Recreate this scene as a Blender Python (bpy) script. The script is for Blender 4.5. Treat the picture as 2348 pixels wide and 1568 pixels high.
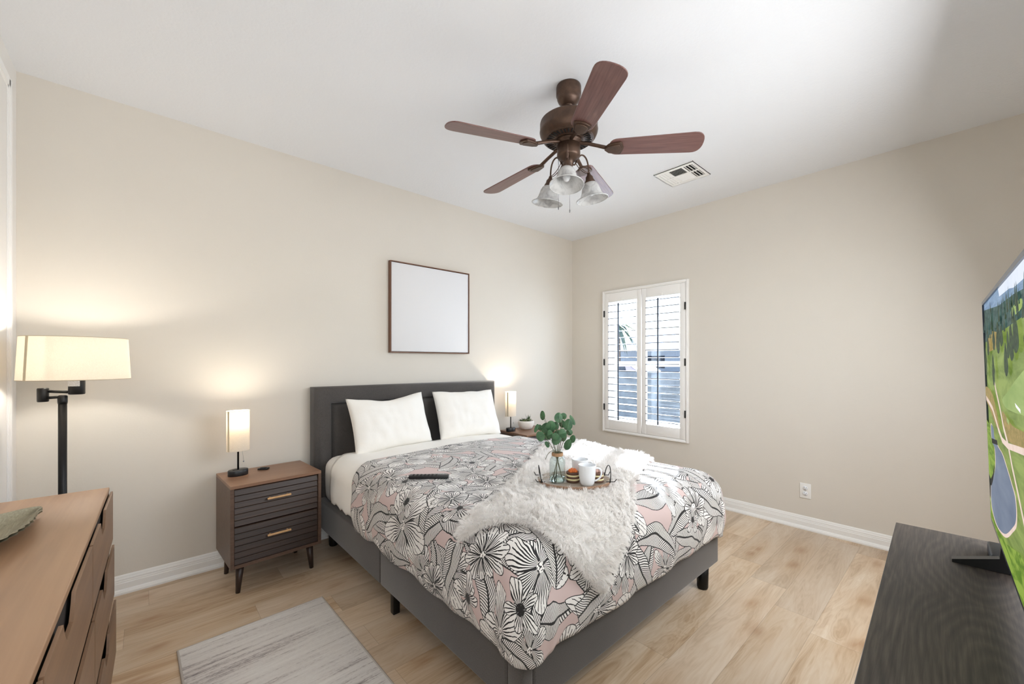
import bpy, bmesh, math, random
import numpy as np
from mathutils import Vector, Matrix, noise as mn
PI = math.pi
R = math.radians
random.seed(7)
scn = bpy.context.scene
for o in list(bpy.data.objects):
    bpy.data.objects.remove(o, do_unlink=True)
COL = scn.collection

# ---------------------------------------------------------------- camera
CAM = Vector((-3.8023, -3.1582, 1.291))
YAW = R(48.1)
cam = bpy.data.objects.new('camera', bpy.data.cameras.new('camera'))
COL.objects.link(cam)
cam.location = CAM
cam.rotation_euler = (R(90), 0, YAW - R(90))
cam.data.sensor_width = 36
cam.data.lens = 936.0 / 2348 * 36
cam.data.shift_y = 46.0 / 2348
cam.data.clip_start = 0.02
cam.data.clip_end = 300
scn.camera = cam

# ---------------------------------------------------------------- world, sun, exposure
scn.view_settings.view_transform = 'Standard'
scn.view_settings.look = 'None'
scn.view_settings.gamma = 1
scn.view_settings.use_curve_mapping = False
scn.view_settings.exposure = 0.15
world = bpy.data.worlds.new('world')
scn.world = world
world.use_nodes = True
wn = world.node_tree
bg = wn.nodes['Background']
sky = wn.nodes.new('ShaderNodeTexSky')
sky.sky_type = 'NISHITA'
sky.sun_disc = False
sky.sun_elevation = R(28.5)
sky.sun_rotation = R(65)
wn.links.new(sky.outputs[0], bg.inputs[0])
bg.inputs[1].default_value = 0.25
scn.cycles.diffuse_bounces = 8
scn.cycles.max_bounces = 14
scn.cycles.transparent_max_bounces = 16

def add_light(name, kind, loc, power, color=(1, 1, 1), **kw):
    l = bpy.data.lights.new(name, kind)
    l.energy = power
    l.color = color
    for k, v in kw.items():
        setattr(l, k, v)
    o = bpy.data.objects.new(name, l)
    o.location = loc
    COL.objects.link(o)
    return o

def aim(o, d):
    o.rotation_euler = Vector(d).normalized().to_track_quat('-Z', 'Y').to_euler()

sun = add_light('sun', 'SUN', (6, 1, 6), 38.0, (1.0, 0.96, 0.90), angle=R(0.7))
aim(sun, (-1.8, -0.85, -1.08))
# daylight arriving at the shuttered window from the open sky
wl = add_light('window_daylight', 'AREA', (0.34, -0.92, 1.45), 60, (0.86, 0.93, 1.0), shape='RECTANGLE', size=1.1, size_y=1.5)
aim(wl, (-1, 0, -0.12))
# added fill light standing in an unseen doorway behind the photographer
dl = add_light('added_doorway_fill', 'AREA', (-3.86, -3.60, 1.25), 13, (1.0, 0.98, 0.96), shape='RECTANGLE', size=0.8, size_y=2.1)
aim(dl, (0.35, 1, 0.05))
# added fill light set in a made-up high window over the media console
hl = add_light('added_window_fill', 'AREA', (-1.75, -3.54, 1.70), 46, (0.96, 0.98, 1.0), shape='RECTANGLE', size=1.7, size_y=1.1)
aim(hl, (-0.15, 1, -0.35))

# ---------------------------------------------------------------- helpers
class MB:
    """collects shapes; build() links them as ONE mesh object"""
    def __init__(s):
        s.v = []; s.f = []; s.m = []; s.sm = []
    def add(s, verts, faces, mi=0, smooth=False):
        n = len(s.v)
        s.v += [tuple(v) for v in verts]
        for f in faces:
            s.f.append(tuple(i + n for i in f)); s.m.append(mi); s.sm.append(smooth)
        return s
    def box(s, lo, hi, mi=0, M=None):
        x0, y0, z0 = lo; x1, y1, z1 = hi
        v = [(x0,y0,z0),(x1,y0,z0),(x1,y1,z0),(x0,y1,z0),(x0,y0,z1),(x1,y0,z1),(x1,y1,z1),(x0,y1,z1)]
        if M: v = [M @ Vector(p) for p in v]
        return s.add(v, [(0,3,2,1),(4,5,6,7),(0,1,5,4),(1,2,6,5),(2,3,7,6),(3,0,4,7)], mi)
    def bbox(s, lo, hi, b, mi=0, M=None, seg=2, smooth=True):
        """bevelled box"""
        bm = bmesh.new()
        bmesh.ops.create_cube(bm, size=1)
        c = [(lo[i]+hi[i])/2 for i in range(3)]; d = [hi[i]-lo[i] for i in range(3)]
        for v in bm.verts: v.co = Vector((v.co.x*d[0]+c[0], v.co.y*d[1]+c[1], v.co.z*d[2]+c[2]))
        bmesh.ops.bevel(bm, geom=bm.edges[:], offset=b, segments=seg, profile=0.5, affect='EDGES')
        bm.verts.index_update()
        v = [(M @ x.co) if M else x.co for x in bm.verts]
        s.add(v, [[x.index for x in f.verts] for f in bm.faces], mi, smooth)
        bm.free(); return s
    def lathe(s, prof, c=(0,0,0), n=32, mi=0, sx=1, sy=1, M=None, smooth=True, ripple=None):
        v = []; f = []
        for k, (r, z) in enumerate(prof):
            for i in range(n):
                a = 2*PI*i/n
                rr = r*(1 + (ripple(a, k) if ripple else 0))
                p = Vector((c[0]+rr*math.cos(a)*sx, c[1]+rr*math.sin(a)*sy, c[2]+z))
                v.append(M @ p if M else p)
        for k in range(len(prof)-1):
            for i in range(n):
                j = (i+1) % n
                f.append((k*n+i, k*n+j, (k+1)*n+j, (k+1)*n+i))
        s.add(v, f, mi, smooth)
        if prof[0][0] > 1e-5: s.f.append(tuple(len(s.v)-len(v)+i for i in reversed(range(n)))); s.m.append(mi); s.sm.append(False)
        if prof[-1][0] > 1e-5: s.f.append(tuple(len(s.v)-n+i for i in range(n))); s.m.append(mi); s.sm.append(False)
        return s
    def shell(s, prof, **kw):
        """open lathe without caps"""
        s.lathe(prof, **kw)
        if prof[-1][0] > 1e-5: s.f.pop(); s.m.pop(); s.sm.pop()
        if prof[0][0] > 1e-5: s.f.pop(); s.m.pop(); s.sm.pop()
        return s
    def tube(s, pts, r, n=10, mi=0, closed=False, smooth=True):
        pts = [Vector(p) for p in pts]
        m = len(pts); rr = r if isinstance(r, (list, tuple)) else [r]*m
        v = []; f = []
        up = Vector((0,0,1))
        t0 = (pts[1]-pts[0]).normalized()
        if abs(t0.dot(up)) > 0.95: up = Vector((1,0,0))
        nrm = (up - t0*up.dot(t0)).normalized()
        for i, p in enumerate(pts):
            if closed: t = (pts[(i+1)%m]-pts[i-1]).normalized()
            elif i == 0: t = t0
            elif i == m-1: t = (pts[-1]-pts[-2]).normalized()
            else: t = (pts[i+1]-pts[i-1]).normalized()
            nrm = (nrm - t*nrm.dot(t)).normalized()
            b = t.cross(nrm)
            for k in range(n):
                a = 2*PI*k/n
                v.append(p + (nrm*math.cos(a)+b*math.sin(a))*rr[i])
        for i in range(m if closed else m-1):
            j = (i+1) % m
            for k in range(n):
                l = (k+1) % n
                f.append((i*n+k, i*n+l, j*n+l, j*n+k))
        if not closed:
            f.append(tuple(reversed(range(n)))); f.append(tuple((m-1)*n+k for k in range(n)))
        return s.add(v, f, mi, smooth)
    def prism(s, poly, a, b, axis='x', mi=0, M=None, smooth=False):
        """poly of 2D points extruded along axis from a to b"""
        def P(u, w, t):
            p = {'x': (t,u,w), 'y': (u,t,w), 'z': (u,w,t)}[axis]
            return M @ Vector(p) if M else p
        n = len(poly)
        v = [P(u,w,a) for u,w in poly] + [P(u,w,b) for u,w in poly]
        f = [tuple(range(n)), tuple(reversed(range(n,2*n)))] + [(i, i+n, (i+1)%n+n, (i+1)%n) for i in range(n)]
        return s.add(v, f, mi, smooth)
    def grid(s, rows, mi=0, smooth=True, closed=False):
        v = [p for r in rows for p in r]; n = len(rows[0]); f = []
        for i in range(len(rows)-1):
            for j in range(n if closed else n-1):
                k = (j+1) % n
                f.append((i*n+j, i*n+k, (i+1)*n+k, (i+1)*n+j))
        return s.add(v, f, mi, smooth)
    def build(s, name, mats, parent=None, uv=None, fixn=True, origin=None):
        me = bpy.data.meshes.new(name)
        o3 = Vector(origin) if origin else Vector((0,0,0))
        me.from_pydata([tuple(Vector(p)-o3) for p in s.v], [], s.f)
        for m in (mats if isinstance(mats, (list, tuple)) else [mats]): me.materials.append(m)
        for p, mi, sm in zip(me.polygons, s.m, s.sm):
            p.material_index = mi; p.use_smooth = sm
        if fixn:
            bm = bmesh.new(); bm.from_mesh(me)
            bmesh.ops.recalc_face_normals(bm, faces=bm.faces)
            bm.to_mesh(me); bm.free()
        me.update()
        o = bpy.data.objects.new(name, me)
        o.location = o3
        COL.objects.link(o)
        if parent: o.parent = parent
        return o

def bev(o, w=0.003, seg=2, ang=40):
    m = o.modifiers.new('bevel', 'BEVEL'); m.width = w; m.segments = seg
    m.limit_method = 'ANGLE'; m.angle_limit = R(ang); m.harden_normals = False
    for p in o.data.polygons: p.use_smooth = True
    m2 = o.modifiers.new('wn', 'WEIGHTED_NORMAL'); m2.keep_sharp = True
    return o

def thing(name, label, cat, loc=(0,0,0), rz=0, group=None, tiltrot=None):
    o = bpy.data.objects.new(name, None)
    o.empty_display_size = 0.1
    COL.objects.link(o); o.location = loc
    o.rotation_euler = tiltrot if tiltrot else (0,0,rz)
    o['label'] = label; o['category'] = cat
    if group: o['group'] = group
    return o
def tag(o, label, cat, group=None, kind=None):
    o['label'] = label; o['category'] = cat
    if group: o['group'] = group
    if kind: o['kind'] = kind
    return o
def struct(o):
    o['kind'] = 'structure'; return o
def copy_tree(o, parent=None):
    c = o.copy(); COL.objects.link(c)
    if parent: c.parent = parent
    for ch in list(o.children): copy_tree(ch, c)
    return c

def arc(c, r, a0, a1, n, ax=('x','z')):
    out = []
    for i in range(n+1):
        a = R(a0 + (a1-a0)*i/n)
        d = {'x':0,'y':0,'z':0}; d[ax[0]] = r*math.cos(a); d[ax[1]] = r*math.sin(a)
        out.append((c[0]+d['x'], c[1]+d['y'], c[2]+d['z']))
    return out
def bez(p0, p1, p2, p3, n=12):
    P = [Vector(p) for p in (p0,p1,p2,p3)]
    return [P[0]*(1-t)**3 + P[1]*3*t*(1-t)**2 + P[2]*3*t*t*(1-t) + P[3]*t**3 for t in [i/n for i in range(n+1)]]

# ---------------------------------------------------------------- materials
def srgb(r, g, b):
    f = lambda c: (c/255/12.92) if c/255 <= 0.04045 else ((c/255+0.055)/1.055)**2.4
    return (f(r), f(g), f(b), 1)
class NT:
    def __init__(s, name):
        s.mat = bpy.data.materials.new(name); s.mat.use_nodes = True
        s.t = s.mat.node_tree; s.n = s.t.nodes; s.l = s.t.links
        s.bsdf = s.n['Principled BSDF']; s.out = s.n['Material Output']
    def node(s, typ, **kw):
        n = s.n.new(typ)
        for k, v in kw.items(): setattr(n, k, v)
        return n
    def put(s, sock, v):
        if isinstance(v, V): s.l.new(v.s, sock)
        elif isinstance(v, bpy.types.NodeSocket): s.l.new(v, sock)
        elif isinstance(v, tuple) and len(v) == 3 and sock.type == 'RGBA': sock.default_value = v+(1,)
        else: sock.default_value = v
    def math(s, op, a, b=None, c=None, clamp=False):
        n = s.node('ShaderNodeMath', operation=op); n.use_clamp = clamp
        s.put(n.inputs[0], a)
        if b is not None: s.put(n.inputs[1], b)
        if c is not None: s.put(n.inputs[2], c)
        return V(s, n.outputs[0])
    def coord(s, which='Object'):
        return s.node('ShaderNodeTexCoord').outputs[which]
    def sep(s, v):
        n = s.node('ShaderNodeSeparateXYZ'); s.put(n.inputs[0], v)
        return [V(s, n.outputs[i]) for i in range(3)]
    def comb(s, x, y, z=0.0):
        n = s.node('ShaderNodeCombineXYZ')
        for i, q in enumerate((x,y,z)): s.put(n.inputs[i], q)
        return n.outputs[0]
    def mapping(s, v, scale=(1,1,1), loc=(0,0,0), rot=(0,0,0)):
        n = s.node('ShaderNodeMapping'); s.put(n.inputs[0], v)
        n.inputs[1].default_value = loc; n.inputs[2].default_value = rot; n.inputs[3].default_value = scale
        return n.outputs[0]
    def noise(s, v, scale=5, detail=3, rough=0.5, dist=0.0, out=0):
        n = s.node('ShaderNodeTexNoise'); s.put(n.inputs['Vector'], v)
        n.inputs['Scale'].default_value = scale; n.inputs['Detail'].default_value = detail
        n.inputs['Roughness'].default_value = rough; n.inputs['Distortion'].default_value = dist
        return V(s, n.outputs[out])
    def ramp(s, fac, stops):
        n = s.node('ShaderNodeValToRGB'); s.put(n.inputs[0], fac)
        e = n.color_ramp.elements
        while len(e) > 1: e.remove(e[-1])
        e[0].position = stops[0][0]; e[0].color = stops[0][1]
        for p, c in stops[1:]:
            q = e.new(p); q.color = c
        return n.outputs[0]
    def mix(s, fac, a, b, blend='MIX'):
        n = s.node('ShaderNodeMix', data_type='RGBA', blend_type=blend)
        s.put(n.inputs[0], fac); s.put(n.inputs[6], a); s.put(n.inputs[7], b)
        return n.outputs[2]
    def bump(s, h, strength=0.2, dist=0.01):
        n = s.node('ShaderNodeBump'); n.inputs['Strength'].default_value = strength
        n.inputs['Distance'].default_value = dist
        s.put(n.inputs['Height'], h); s.l.new(n.outputs[0], s.bsdf.inputs['Normal'])
    def set(s, **kw):
        for k, v in kw.items(): s.put(s.bsdf.inputs[k.replace('_', ' ')], v)
        return s
class V:
    def __init__(s, nt, sock): s.nt = nt; s.s = sock
    def _b(s, op, o): return s.nt.math(op, s, o)
    def __add__(s, o): return s._b('ADD', o)
    def __radd__(s, o): return s._b('ADD', o)
    def __sub__(s, o): return s._b('SUBTRACT', o)
    def __rsub__(s, o): return s.nt.math('SUBTRACT', o, s)
    def __mul__(s, o): return s._b('MULTIPLY', o)
    def __rmul__(s, o): return s._b('MULTIPLY', o)
    def __truediv__(s, o): return s._b('DIVIDE', o)
    def __rtruediv__(s, o): return s.nt.math('DIVIDE', o, s)
    def __lt__(s, o): return s._b('LESS_THAN', o)
    def __gt__(s, o): return s._b('GREATER_THAN', o)
    def abs(s): return s.nt.math('ABSOLUTE', s)
    def frac(s): return s.nt.math('FRACT', s)
    def floor(s): return s.nt.math('FLOOR', s)
    def pow(s, o): return s._b('POWER', o)
    def max(s, o): return s._b('MAXIMUM', o)
    def min(s, o): return s._b('MINIMUM', o)

def simple(name, col, rough=0.5, metal=0.0, bump=None, var=0.0, vscale=8, **kw):
    m = NT(name)
    co = m.coord()
    c = srgb(*col)
    if var:
        nz = m.noise(co, vscale, 4, 0.6)
        d = tuple(max(0, x*(1-var)) for x in c[:3]) + (1,)
        l = tuple(min(1, x*(1+var)) for x in c[:3]) + (1,)
        m.set(Base_Color=m.ramp(nz, [(0.3, d), (0.7, l)]))
    else:
        m.set(Base_Color=c)
    m.set(Roughness=rough, Metallic=metal)
    if bump: m.bump(m.noise(co, bump[0], 3, 0.6), bump[1], bump[2] if len(bump) > 2 else 0.005)
    for k, v in kw.items(): m.put(m.bsdf.inputs[k.replace('_', ' ')], v)
    return m.mat

M = {}
M['wall'] = simple('wall_paint_greige', (214, 208, 198), 0.75, bump=(90, 0.10, 0.004), var=0.01, vscale=2)
M['wall_white'] = simple('wall_paint_offwhite', (226, 223, 218), 0.7, bump=(90, 0.06, 0.003))
M['ceiling'] = simple('ceiling_paint', (227, 229, 232), 0.85, bump=(70, 0.30, 0.006))
M['trim'] = simple('trim_white', (236, 235, 232), 0.4, var=0.01)
M['white_shutter'] = simple('shutter_white', (238, 236, 233), 0.35, var=0.005)
M['dark_edge'] = simple('backlit_edge_dark_glass', (42, 50, 66), 0.5, var=0.02)  # backlit darkness put into louver edges and tilt rods; also dark window glass
M['black_metal'] = simple('black_metal', (24, 23, 22), 0.38, 0.5, var=0.1, vscale=20)
M['black_plastic'] = simple('black_plastic', (22, 23, 26), 0.35, var=0.08, vscale=20)
M['bronze'] = simple('aged_bronze', (84, 64, 52), 0.42, 0.55, var=0.25, vscale=25)
M['walnut_leg'] = simple('walnut_dark_leg', (54, 40, 34), 0.4, var=0.15, vscale=20)
M['ceramic'] = simple('white_ceramic', (236, 239, 243), 0.12, var=0.005)
M['dark_hole'] = simple('dark_cavity', (14, 14, 14), 0.9, var=0.05)
M['sheet'] = simple('white_cotton', (241, 238, 232), 0.85, bump=(14, 0.12, 0.012), var=0.01, Sheen_Weight=0.2)
M['pillow'] = simple('pillow_cotton', (243, 240, 234), 0.85, bump=(11, 0.16, 0.014), var=0.01, Sheen_Weight=0.2)
M['cuff'] = simple('light_oak_handle', (206, 164, 118), 0.45, var=0.12, vscale=30)
M['bolt'] = simple('brushed_steel', (150, 150, 155), 0.3, 1.0, var=0.05)

def fabric(name, c1, c2):
    m = NT(name); co = m.coord()
    n1 = m.noise(m.mapping(co, (420, 420, 420)), 1, 2, 0.6)
    n2 = m.noise(co, 4, 3, 0.5)
    col = m.ramp(n1*0.75 + n2*0.25, [(0.35, srgb(*c1)), (0.65, srgb(*c2))])
    m.set(Base_Color=col, Roughness=0.9, Sheen_Weight=0.3)
    m.bump(n1, 0.25, 0.001)
    return m.mat
M['upholstery'] = fabric('charcoal_upholstery', (57, 54, 52), (84, 79, 76))

def wood(name, cols, scale=1.0, axis='x', rough=0.45, grain=22, dist=1.5, bump=0.05, figure=0.5):
    """grain runs along axis"""
    m = NT(name); co = m.coord()
    sc = {'x': (0.9, 14, 14), 'y': (14, 0.9, 14), 'z': (14, 14, 0.9)}[axis]
    sc2 = {'x': (2.0, 90, 90), 'y': (90, 2.0, 90), 'z': (90, 90, 2.0)}[axis]
    n1 = m.noise(m.mapping(co, tuple(s*scale*0.5 for s in sc)), 1, 4, 0.6, dist)
    n2 = m.noise(m.mapping(co, tuple(s*scale for s in sc2)), 1, 3, 0.6, 0.4)
    f = n1*figure + n2*(1-figure)
    k = len(cols)
    m.set(Base_Color=m.ramp(f, [(0.28+0.44*i/(k-1), srgb(*c)) for i, c in enumerate(cols)]), Roughness=rough)
    m.bump(n2, bump, 0.002)
    return m.mat
M['dresser'] = wood('dresser_tan_wood', [(140, 108, 84), (164, 128, 98), (178, 141, 108)], 0.7, 'y', 0.38, figure=0.75, bump=0.02)
M['dresser_front'] = wood('dresser_front_wood', [(112, 86, 68), (134, 104, 80), (150, 116, 88)], 0.7, 'y', 0.42, figure=0.7, bump=0.03)
M['dresser_in'] = simple('dresser_inner_dark', (34, 24, 19), 0.8, var=0.1)
M['walnut'] = wood('walnut_body', [(70, 53, 44), (92, 71, 59), (108, 84, 69)], 1.0, 'x', 0.4, figure=0.5)
M['walnut_top'] = wood('walnut_top', [(108, 80, 62), (134, 101, 79), (150, 115, 90)], 1.0, 'x', 0.38, figure=0.5)
M['walnut_front'] = wood('walnut_fluted', [(34, 23, 18), (54, 38, 30), (78, 57, 45)], 1.4, 'x', 0.45, figure=0.35, bump=0.1)
M['frame_wood'] = wood('picture_frame_wood', [(92, 60, 42), (120, 82, 60)], 1.5, 'z', 0.45)
M['blade'] = wood('fan_blade_mahogany', [(88, 60, 56), (112, 80, 75), (126, 93, 88)], 1.6, 'x', 0.34, figure=0.3, bump=0.005)
M['blade_top'] = M['blade']
M['tray_wood'] = wood('tray_whitewashed_wood', [(150, 134, 120), (182, 168, 154), (204, 192, 180)], 2.5, 'x', 0.6)
M['leaf_wood'] = wood('weathered_leaf', [(126, 119, 98), (158, 150, 126), (182, 174, 148)], 3.0, 'y', 0.75, bump=0.4)

def mat_console():
    m = NT('console_charcoal_oak'); co = m.coord()
    x, y, z = m.sep(co)
    # cathedral grain: rings of a slowly warped distance to the plank axis
    warp = m.noise(m.comb(x*1.4, y*4.5, 1.7), 1, 2, 0.5)
    w2 = m.noise(m.comb(x*5, y*30, 5.0), 1, 2, 0.5)
    px = ((x*1.55 + 0.2).frac() - 0.5)*0.19; py = y - 0.17 + (warp-0.5)*0.16
    d = (px*px + py*py).pow(0.5) + w2*0.010
    rings = ((d*62).frac()-0.5).abs()*2
    fine = m.noise(m.mapping(co, (9, 260, 9)), 1, 3, 0.6)
    blot = m.noise(m.comb(x*3, y*9, 3.0), 1, 3, 0.6)
    f = rings*0.12 + fine*0.50 + blot*0.38
    col = m.ramp(f, [(0.30, srgb(34, 30, 28)), (0.48, srgb(62, 54, 49)), (0.68, srgb(92, 82, 74))])
    m.set(Base_Color=col, Roughness=0.5)
    m.bump(f, 0.12, 0.002)
    return m.mat
M['console'] = mat_console()

def mat_floor():
    m = NT('floor_oak_planks'); co = m.coord()
    x, y, z = m.sep(co)
    PW, PL = 0.185, 1.22
    yy = (y + 20.05) / PW
    row = yy.floor()
    w1 = m.node('ShaderNodeTexWhiteNoise', noise_dimensions='1D'); m.put(w1.inputs['W'], row)
    xx = (x + 20)/PL + V(m, w1.outputs[0])
    colm = xx.floor()
    w2 = m.node('ShaderNodeTexWhiteNoise', noise_dimensions='2D'); m.put(w2.inputs['Vector'], m.comb(row, colm))
    rnd = V(m, w2.outputs[0])
    w3 = m.node('ShaderNodeTexWhiteNoise', noise_dimensions='2D'); m.put(w3.inputs['Vector'], m.comb(colm+31.5, row))
    rnd2 = V(m, w3.outputs[0])
    big = m.noise(m.comb(x*1.3 + rnd*50, y*7.5 + rnd2*20, rnd*9), 1, 3, 0.55, 0.9)
    fine = m.noise(m.comb(x*5 + rnd*30, y*110, rnd*3), 1, 3, 0.65, 0.3)
    med = m.noise(m.comb(x*2.2 + rnd2*40, y*26, rnd*5), 1, 3, 0.6, 1.2)
    # cathedral figure
    fig = (((x*0.55 + big*2.4 + (yy.frac()-0.5)*(yy.frac()-0.5)*2.0 + rnd*4)*5).frac()-0.5).abs()*2
    f = big*0.55 + fine*0.16 + med*0.24 + fig*0.07
    base = m.ramp(f, [(0.30, srgb(152, 122, 92)), (0.42, srgb(184, 156, 124)), (0.53, srgb(206, 184, 156)), (0.68, srgb(218, 202, 180))])
    grey = m.ramp(f, [(0.30, srgb(168, 146, 120)), (0.5, srgb(202, 183, 160)), (0.7, srgb(216, 202, 184))])
    c = m.mix(rnd2, base, grey)
    # knots
    vk = m.node('ShaderNodeTexVoronoi', voronoi_dimensions='2D', feature='F1')
    m.put(vk.inputs['Vector'], m.comb(x*1.6 + big*0.25, y*3.4 + med*0.35)); vk.inputs['Scale'].default_value = 1
    kd = V(m, vk.outputs['Distance'])
    kn = m.math('MULTIPLY', 1.0 - m.math('DIVIDE', kd, 0.13, clamp=True), 0.6)
    c = m.mix(kn, c, srgb(140, 96, 60))
    halo = m.math('MULTIPLY', 1.0 - m.math('DIVIDE', kd, 0.42, clamp=True), 0.38)
    c = m.mix(halo, c, srgb(184, 150, 112))
    tone = m.ramp(rnd, [(0, (0.86, 0.84, 0.82, 1)), (1, (1.04, 1.03, 1.02, 1))])
    c = m.mix(1.0, c, tone, 'MULTIPLY')
    ey = ((yy.frac()-0.5).abs() > 0.4935); ex = ((xx.frac()-0.5).abs() > 0.4990)
    seam = ey.max(ex)
    c = m.mix(seam*0.30, c, srgb(96, 74, 54))
    m.set(Base_Color=c, Roughness=(fine*0.12 + 0.30))
    m.bump(fine*0.3 - seam, 0.12, 0.002)
    return m.mat
M['floor'] = mat_floor()

def mat_rug():
    m = NT('rug_distressed_grey'); co = m.coord()
    x, y, z = m.sep(co)
    n1 = m.noise(m.comb(x*1.6, y*42, 0), 1, 4, 0.7, 0.4)
    n2 = m.noise(m.comb(x*0.9, y*7, 4), 1, 3, 0.6, 0.2)
    n3 = m.noise(m.mapping(co, (70, 260, 70)), 1, 3, 0.7)
    n4 = m.noise(m.comb(x*5, y*90, 2), 1, 3, 0.8)
    f = n1*0.34 + n2*0.34 + n3*0.18 + n4*0.14
    c = m.ramp(f, [(0.39, srgb(112, 102, 101)), (0.435, srgb(166, 158, 155)), (0.475, srgb(208, 203, 198)), (0.60, srgb(226, 223, 218))])
    m.set(Base_Color=c, Roughness=0.95, Sheen_Weight=0.3)
    m.bump(n3, 0.4, 0.003)
    return m.mat
M['rug'] = mat_rug()
M['rug_edge'] = simple('rug_binding', (176, 168, 160), 0.9, bump=(300, 0.3, 0.002))

# ---- floral duvet print, driven by the cloth's own flat UV (metres)
def mat_duvet():
    m = NT('duvet_floral_print')
    uv = m.coord('UV')
    wrp = m.node('ShaderNodeTexNoise'); m.put(wrp.inputs['Vector'], uv); wrp.inputs['Scale'].default_value = 7
    wrp.inputs['Detail'].default_value = 1
    vm = m.node('ShaderNodeVectorMath', operation='MULTIPLY_ADD')
    m.put(vm.inputs[0], wrp.outputs['Color']); vm.inputs[1].default_value = (0.05, 0.05, 0)
    m.put(vm.inputs[2], uv)
    uvw = vm.outputs[0]
    WHITE = srgb(238, 235, 232); BLACK = srgb(26, 24, 26); PINK = srgb(208, 186, 183)
    fine = m.noise(uv, 26, 2, 0.5)
    def cell(sc, seed, rnd=0.85, stretch=(1, 1)):
        mp = m.mapping(uvw, (sc*stretch[0], sc*stretch[1], 1), (seed*3.17, seed*1.73, 0), (0, 0, seed*0.7))
        v = m.node('ShaderNodeTexVoronoi', voronoi_dimensions='2D', feature='F1')
        m.put(v.inputs['Vector'], mp); v.inputs['Scale'].default_value = 1; v.inputs['Randomness'].default_value = rnd
        e = m.node('ShaderNodeTexVoronoi', voronoi_dimensions='2D', feature='DISTANCE_TO_EDGE')
        m.put(e.inputs['Vector'], mp); e.inputs['Scale'].default_value = 1; e.inputs['Randomness'].default_value = rnd
        sb = m.node('ShaderNodeVectorMath', operation='SUBTRACT'); m.put(sb.inputs[0], mp); m.put(sb.inputs[1], v.outputs['Position'])
        lx, ly, _ = m.sep(sb.outputs[0])
        cr, cg, cb = m.sep(v.outputs['Color'])
        return lx/sc, ly/sc, cr, cg, cb, V(m, e.outputs['Distance'])/sc
    def flower(sc, seed, n, rmax, nst, core, cull=1.0, pointy=0.45, lw=0.0026, edge=True, solid=False):
        lx, ly, cr, cg, cb, ed = cell(sc, seed)
        # foreshorten each bloom a little, its own way
        ly = ly*(cb*0.55 + 0.95)
        th = m.math('ARCTAN2', ly, lx) + cr*6.283
        r = (lx*lx + ly*ly).pow(0.5)
        k = (th*(n/(2*PI)) + 10.0)
        idx = k.floor()
        t = k.frac() - 0.5
        wr = m.node('ShaderNodeTexWhiteNoise', noise_dimensions='2D'); m.put(wr.inputs['Vector'], m.comb(idx, cg*91))
        pr = V(m, wr.outputs[0])
        rm = (pr*0.35 + 0.75)*rmax*(cg*0.25 + 0.85)
        shape = (1.0 - (t.abs()*2).pow(1.9)*(1-pointy))
        bound = rm*shape + (fine-0.5)*0.012
        inside = (r < bound)
        # stripes
        tt = t + (t.abs()*0.0)
        sp = (2*PI/n)*r/nst
        dl = ((tt*nst + fine*0.9).frac() - 0.5).abs()*sp
        rn = r/rm
        w = ((1.25 - rn*0.75)*lw).min(sp*0.24)
        line = dl < w
        gap = (rn > (0.70 + (fine-0.5)*0.9))*(m.noise(uv, 60, 1, 0.5) > 0.60)
        line = line*(1.0 - gap)
        petal_edge = ((0.5 - t.abs())*(2*PI/n)*r) < (lw*1.35)
        outl = (bound - r) < (lw*1.7)
        corem = (r < core*(cg*0.3+0.6))
        dots = m.node('ShaderNodeTexVoronoi', voronoi_dimensions='2D', feature='F1')
        m.put(dots.inputs['Vector'], uv); dots.inputs['Scale'].default_value = 150
        dd = V(m, dots.outputs['Distance']) > 0.52
        blk = line.max(petal_edge).max(outl)
        blk = blk*(1.0 - corem) + (corem if solid else corem*dd)
        if edge:
            inside2 = inside*(ed > 0.0)
            blk = blk.max(ed < lw*1.1)
        else: inside2 = inside
        if cull < 1: inside2 = inside2*(cb < cull)
        return inside2, blk
    def leaf(sc, seed, W, L, nst, cull, lw=0.0025):
        lx, ly, cr, cg, cb, ed = cell(sc, seed, 0.9)
        a = cr*6.283; ca = m.math('COSINE', a); sa = m.math('SINE', a)
        u = lx*ca + ly*sa; v = ly*ca - lx*sa
        v = v + u*u*(cg-0.5)*5.0
        un = u/L
        half = (1.0 - un*un).max(0.0).pow(0.8)*W
        bound = half + (fine-0.5)*0.008
        inside = (v.abs() < bound)*(un.abs() < 1.0)*(cb < cull)
        dl = (((u + v.abs()*0.85)*nst + fine*0.6).frac()-0.5).abs()/nst
        blk = (dl < lw*0.8).max(v.abs() < lw*1.6).max((bound - v.abs()) < lw*1.5).max(ed < lw)
        return inside, blk
    col = PINK
    def over(col, pair):
        mask, blk = pair
        c = m.mix(blk, WHITE, BLACK)
        return m.mix(mask, col, c)
    col = over(col, leaf(4.1, 1, 0.056, 0.19, 98, 1.0))
    col = over(col, leaf(3.5, 5, 0.052, 0.19, 96, 1.0))
    col = over(col, flower(3.0, 2, 6, 0.172, 8, 0.020, 0.9, 0.25))
    col = over(col, leaf(3.3, 9, 0.050, 0.19, 96, 0.75))
    col = over(col, flower(2.8, 4, 5, 0.185, 9, 0.024, 0.65, 0.38))
    col = over(col, leaf(3.3, 17, 0.052, 0.17, 98, 0.45))
    col = over(col, flower(3.3, 11, 10, 0.115, 4, 0.016, 0.45, 0.70))
    col = over(col, flower(3.5, 13, 5, 0.10, 6, 0.024, 0.36, 0.10, solid=True))
    m.set(Base_Color=col, Roughness=0.8, Sheen_Weight=0.15)
    m.bump(m.noise(uv, 9, 3, 0.55, 0.4), 0.14, 0.02)
    return m.mat
M['duvet'] = mat_duvet()

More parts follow.
